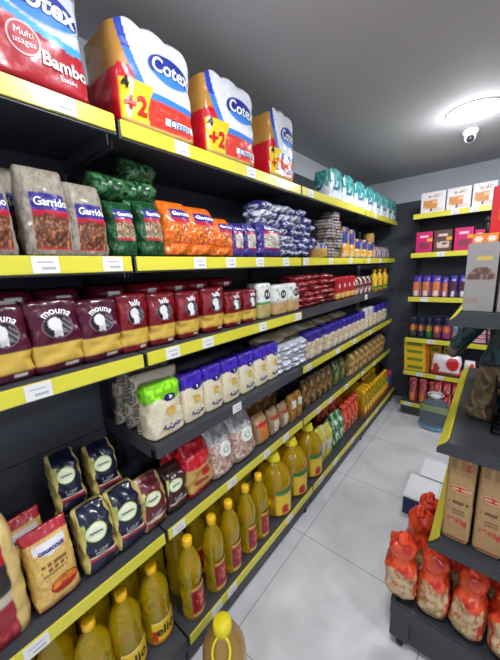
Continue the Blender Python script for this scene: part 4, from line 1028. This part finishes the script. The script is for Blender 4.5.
# middle shelf: wire basket of crumpled packets
wire = mat('black_wire', (28, 28, 30), .4, metal=.4)
root = bpy.data.objects.new('wire_basket', None); C.objects.link(root); root.location = (.0, 0, 0)
tag(root, 'black wire basket of packets on the middle display shelf', 'basket')
bm = bmesh.new()
bx0, bx1, by0, by1, bz0, bz1 = .035, .36, 1.2, 1.5, .964, 1.13
for zz in (bz0 + .004, bz0 + .07, bz0 + .13, bz1): add_tube(bm, [(bx0, by0, zz), (bx1, by0, zz), (bx1, by1, zz), (bx0, by1, zz)], .0035, 6, 0, True)
for k in range(9):
    xx = bx0 + (bx1 - bx0) * k / 8; add_tube(bm, [(xx, by0, bz0), (xx, by0, bz1)], .003, 6); add_tube(bm, [(xx, by1, bz0), (xx, by1, bz1)], .003, 6)
for k in range(9):
    yy = by0 + (by1 - by0) * k / 8; add_tube(bm, [(bx0, yy, bz0), (bx0, yy, bz1)], .003, 6); add_tube(bm, [(bx0, yy, bz0 + .003), (bx1, yy, bz0 + .003)], .003, 6)
link('wire_frame', bm_mesh('wire_frame', bm, wire, True), root)
tanb = Pack('tan_bag', .16, .12, .2, lambda f, u, v: [(132, 116, 82), (118, 100, 76), (140, 124, 90), (92, 62, 64)][int(noise.noise(Vector((u * 2, v * 2, .3))) * 3 + 2) % 4], 'gusset', 3, 28, 28, .018, 14, .01, FILM, 93)
tealb = Pack('teal_bag', .2, .1, .22, lambda f, u, v: [(30, 62, 72), (44, 84, 92), (22, 44, 54), (90, 110, 104)][int(noise.noise(Vector((u * 4, v * 4, 1.3))) * 3 + 2) % 4], 'gusset', 3, 28, 28, .016, 14, .01, FILM, 94)
purp = Pack('purple_pack', .09, .05, .13, lambda f, u, v: (84, 40, 96) if int(v * 5) % 2 else (206, 196, 206), 'pillow', 3, 16, 16, .004, 24, 0, FILM, 95)
place(tanb, 'snack_bag', 'crumpled tan and maroon bag slumped against the wire basket, near the yellow rail', 'bag', (.0, 1.33, .962), -1.9, (.7, .5, .5), None, .0)
place(tanb, 'snack_bag', 'small pinkish tan bag crumpled on top of the slumped one by the rail', 'bag', (.012, 1.36, 1.055), -1.4, (.6, .46, .5), None, -.1)
place(tanb, 'snack_bag', 'crumpled tan bag inside the wire basket, behind the striped packs', 'bag', (.15, 1.35, .97), -1.5, (.9, .8, .7))
place(tealb, 'snack_bag', 'dark teal crumpled bag standing tall in the wire basket', 'bag', (.085, 1.44, .97), -1.6, (.9, .95, 1.5))
P1, P2 = at(453, 357, 1, 1.52), at(503, 303, 1, 1.36)
dv = P2 - P1
lt = Pack('teal_bag_long', .3, .08, .05, lambda f, u, v: (120, 108, 92) if u < .16 else [(30, 62, 72), (44, 84, 92), (22, 44, 54), (60, 90, 92)][int(noise.noise(Vector((u * 5, v * 4, 1.3))) * 3 + 2) % 4], 'lying', 3, 36, 16, .016, 16, 0, FILM, 97)
o = place(lt, 'snack_bag', 'long dark teal bag sprawled from the yellow rail up over the basket', 'bag', (0, 0, 0))
ax = dv.normalized(); up = Vector((0, 0, 1)); xx_ = ax.cross(up).normalized(); zz_ = xx_.cross(ax)
M = Matrix((xx_, ax, zz_)).transposed().to_4x4()
o.matrix_world = Matrix.Translation((P1 + P2) / 2 - zz_ * .005) @ M @ Matrix.Diagonal((1, dv.length / .3, 1, 1))
for i, xx in enumerate((.165, .27)):
    place(purp, 'purple_pack', ['purple and white striped pack in the basket beside the tan bag', 'purple and white striped pack in the basket at the picture edge'][i], 'packet', (xx, 1.22, .968), -1.57, (1, 1, .9), 'purple striped packs')
# lower shelf: kraft packs
def kraft_col(f, u, v):
    base = (176, 142, 98) if h2(int(u * 20), int(v * 30), 4) > .2 else (168, 132, 88)
    if f != 'F': return base
    if .04 < v < .055 and .1 < u < .9: return (150, 40, 44)
    if .2 < v < .29 and .15 < u < .85 and v > .22 + .05 * math.sin(u * 5) : return (176, 50, 44) if h2(int(u * 24), int(v * 40)) > .45 else base
    if .33 < v < .41 and int(v * 60) % 2 and .3 < u < .75: return (110, 80, 60)
    if .46 < v < .5 and .15 < u < .85 and h2(int(u * 20), 3) > .3: return (96, 74, 50)
    if v > .84: return (150, 116, 76) if int(u * 9) % 3 else (176, 60, 60) if .6 < u < .8 and v < .93 else base
    return base
kraft = Pack('kraft_pack', .085, .08, .34, kraft_col, 'brick', 8, 30, 60, .002, 20, .003, PAPER, 96)
kraft.patch('red_logo', .5, .63, .4, .038, lambda a, b: (190, 44, 44) if (abs(b) < .75 - .5 * a * a) and not (abs(b) < .3 and h2(int(a * 8), 2) > .4) else (206, 176, 140))
for i, (a, b) in enumerate([(-.066, .012), (.02, .1), (.108, .188), (.196, .276)]):
    fr(kraft, 'kraft_pack', ['brown kraft pack with red print, beside the yellow side rail', 'second brown kraft pack with red print from the yellow side rail', 'third brown kraft pack, cut by the picture edge', 'fourth brown kraft pack, beyond the picture edge'][i], 'paper pack', a, b, .575, 1.09, .335, 'kraft packs in front', 0)
for i, (a, b) in enumerate([(-.062, .018), (.026, .104)]):
    fr(kraft, 'kraft_pack', ['brown kraft pack standing behind the one beside the rail', 'brown kraft pack standing behind the second one'][i], 'paper pack', a, b, .575, 1.19, .34, 'kraft packs behind', 0, kids=False)
# base: red tied bags
def tied_col(f, u, v):
    if v > .5 + .05 * math.sin(u * 6): return (224, 82, 42) if noise.noise(Vector((u * 4, v * 5, 1.7))) > -.3 else (196, 40, 34)
    if f != 'F' and h2(int(u * 6), int(v * 6), 2) > .5: return (206, 70, 46)
    r = h2(int(u * 16), int(v * 20), 3)
    return (206, 178, 136) if r > .35 else ((180, 146, 104) if r > .1 else (190, 90, 60))
def tied_mesh(seed):
    p = Pack('tied_bag', .12, .1, .26, tied_col, 'sack', 2.8, 40, 54, .008, 20, .004, FILM_SMOOTH, seed)
    bm = bmesh.new()
    bmesh.ops.create_uvsphere(bm, u_segments=24, v_segments=16, radius=.026, matrix=Matrix.Translation((.012, 0, .262)))
    for v in bm.verts:
        d = v.co - Vector((.012, 0, .262))
        a = math.atan2(d.y, d.x)
        v.co += d * (.1 * math.sin(a * 7 + seed) + .45 * noise.noise(v.co * 60)) * (1 if d.z > -.015 else .2)
    p.parts.append(('gathered_top', bm_mesh('gathered_top', bm, mat('orange_red_film', (226, 66, 36), .3, bump=(60, .5), coat=.3), True)))
    return p
tb = [tied_mesh(s) for s in (101, 102, 103)]
spec = [(-.245, -.13, 1.06, .245, .15, .02, 'orange red tied bag overhanging the corner of the display base'),
        (-.128, -.022, 1.075, .255, 0, .1, 'orange red tied bag next to the overhanging corner bag'),
        (-.015, .085, 1.075, .255, -.3, .1, 'orange red tied bag third from the base corner'),
        (.092, .2, 1.075, .25, .1, .1, 'orange red tied bag at the lower picture edge'),
        (.205, .31, 1.075, .25, .1, .1, 'orange red tied bag beyond the lower picture edge')]
for i, (a, b, y, h, rz, ln, l) in enumerate(spec):
    fr(tb[i % 3], 'tied_bag', l, 'tied bag', a, b, .2 if i else .224, y, h, 'tied bags in front', rz, ln)
for i, (a, b, y, h, z) in enumerate([(-.21, -.1, 1.24, .28, .2), (-.09, .02, 1.22, .28, .2), (.03, .14, 1.22, .28, .2), (.15, .26, 1.22, .28, .2), (-.19, -.09, 1.36, .27, .2), (-.09, .02, 1.38, .3, .2)]):
    fr(tb[(i + 1) % 3], 'tied_bag', ['tied orange red bag behind the corner one', 'tied orange red bag behind the second one from the corner', 'tied orange red bag behind the third one from the corner', 'tied orange red bag behind the picture edge one', 'tied orange red bag deepest behind the corner, its knot by the navy carton', 'tied orange red bag deep in the base under the kraft packs'][i], 'tied bag', a, b, z, y, h, 'tied bags behind', .2 * (i % 3 - 1), 0)
# cartons on the floor
def carton(name, label, corner, sx_, sy_, h, rz, lidc, sidec):
    root = bpy.data.objects.new(name, None); C.objects.link(root); root.location = corner; root.rotation_euler = (0, 0, rz)
    tag(root, label, 'carton')
    link('side_walls', box_mesh('side_walls', 0, sx_, 0, sy_, 0, h - .012, sidec, .002), root)
    bm = bmesh.new()
    add_box(bm, -.002, sx_ / 2 - .001, -.002, sy_ + .002, h - .012, h, 0, .002); add_box(bm, sx_ / 2 + .001, sx_ + .002, -.002, sy_ + .002, h - .012, h, 0, .002)
    link('lid_flaps', bm_mesh('lid_flaps', bm, lidc), root)
    return root
NAVY = mat('navy_card', (34, 44, 88), .5); WCARD = mat('white_card', (228, 230, 236), .5)
P_ = at(402, 512, 2, 0)
carton('floor_carton', 'white topped carton with navy sides on the floor behind the tied bags', (P_.x + .0, P_.y, 0), .34, .24, .13, .0, WCARD, NAVY)
carton('floor_carton', 'plain white carton on the floor beyond the navy sided one', (P_.x + .045, P_.y + .26, 0), .3, .22, .13, .0, WCARD, WCARD)
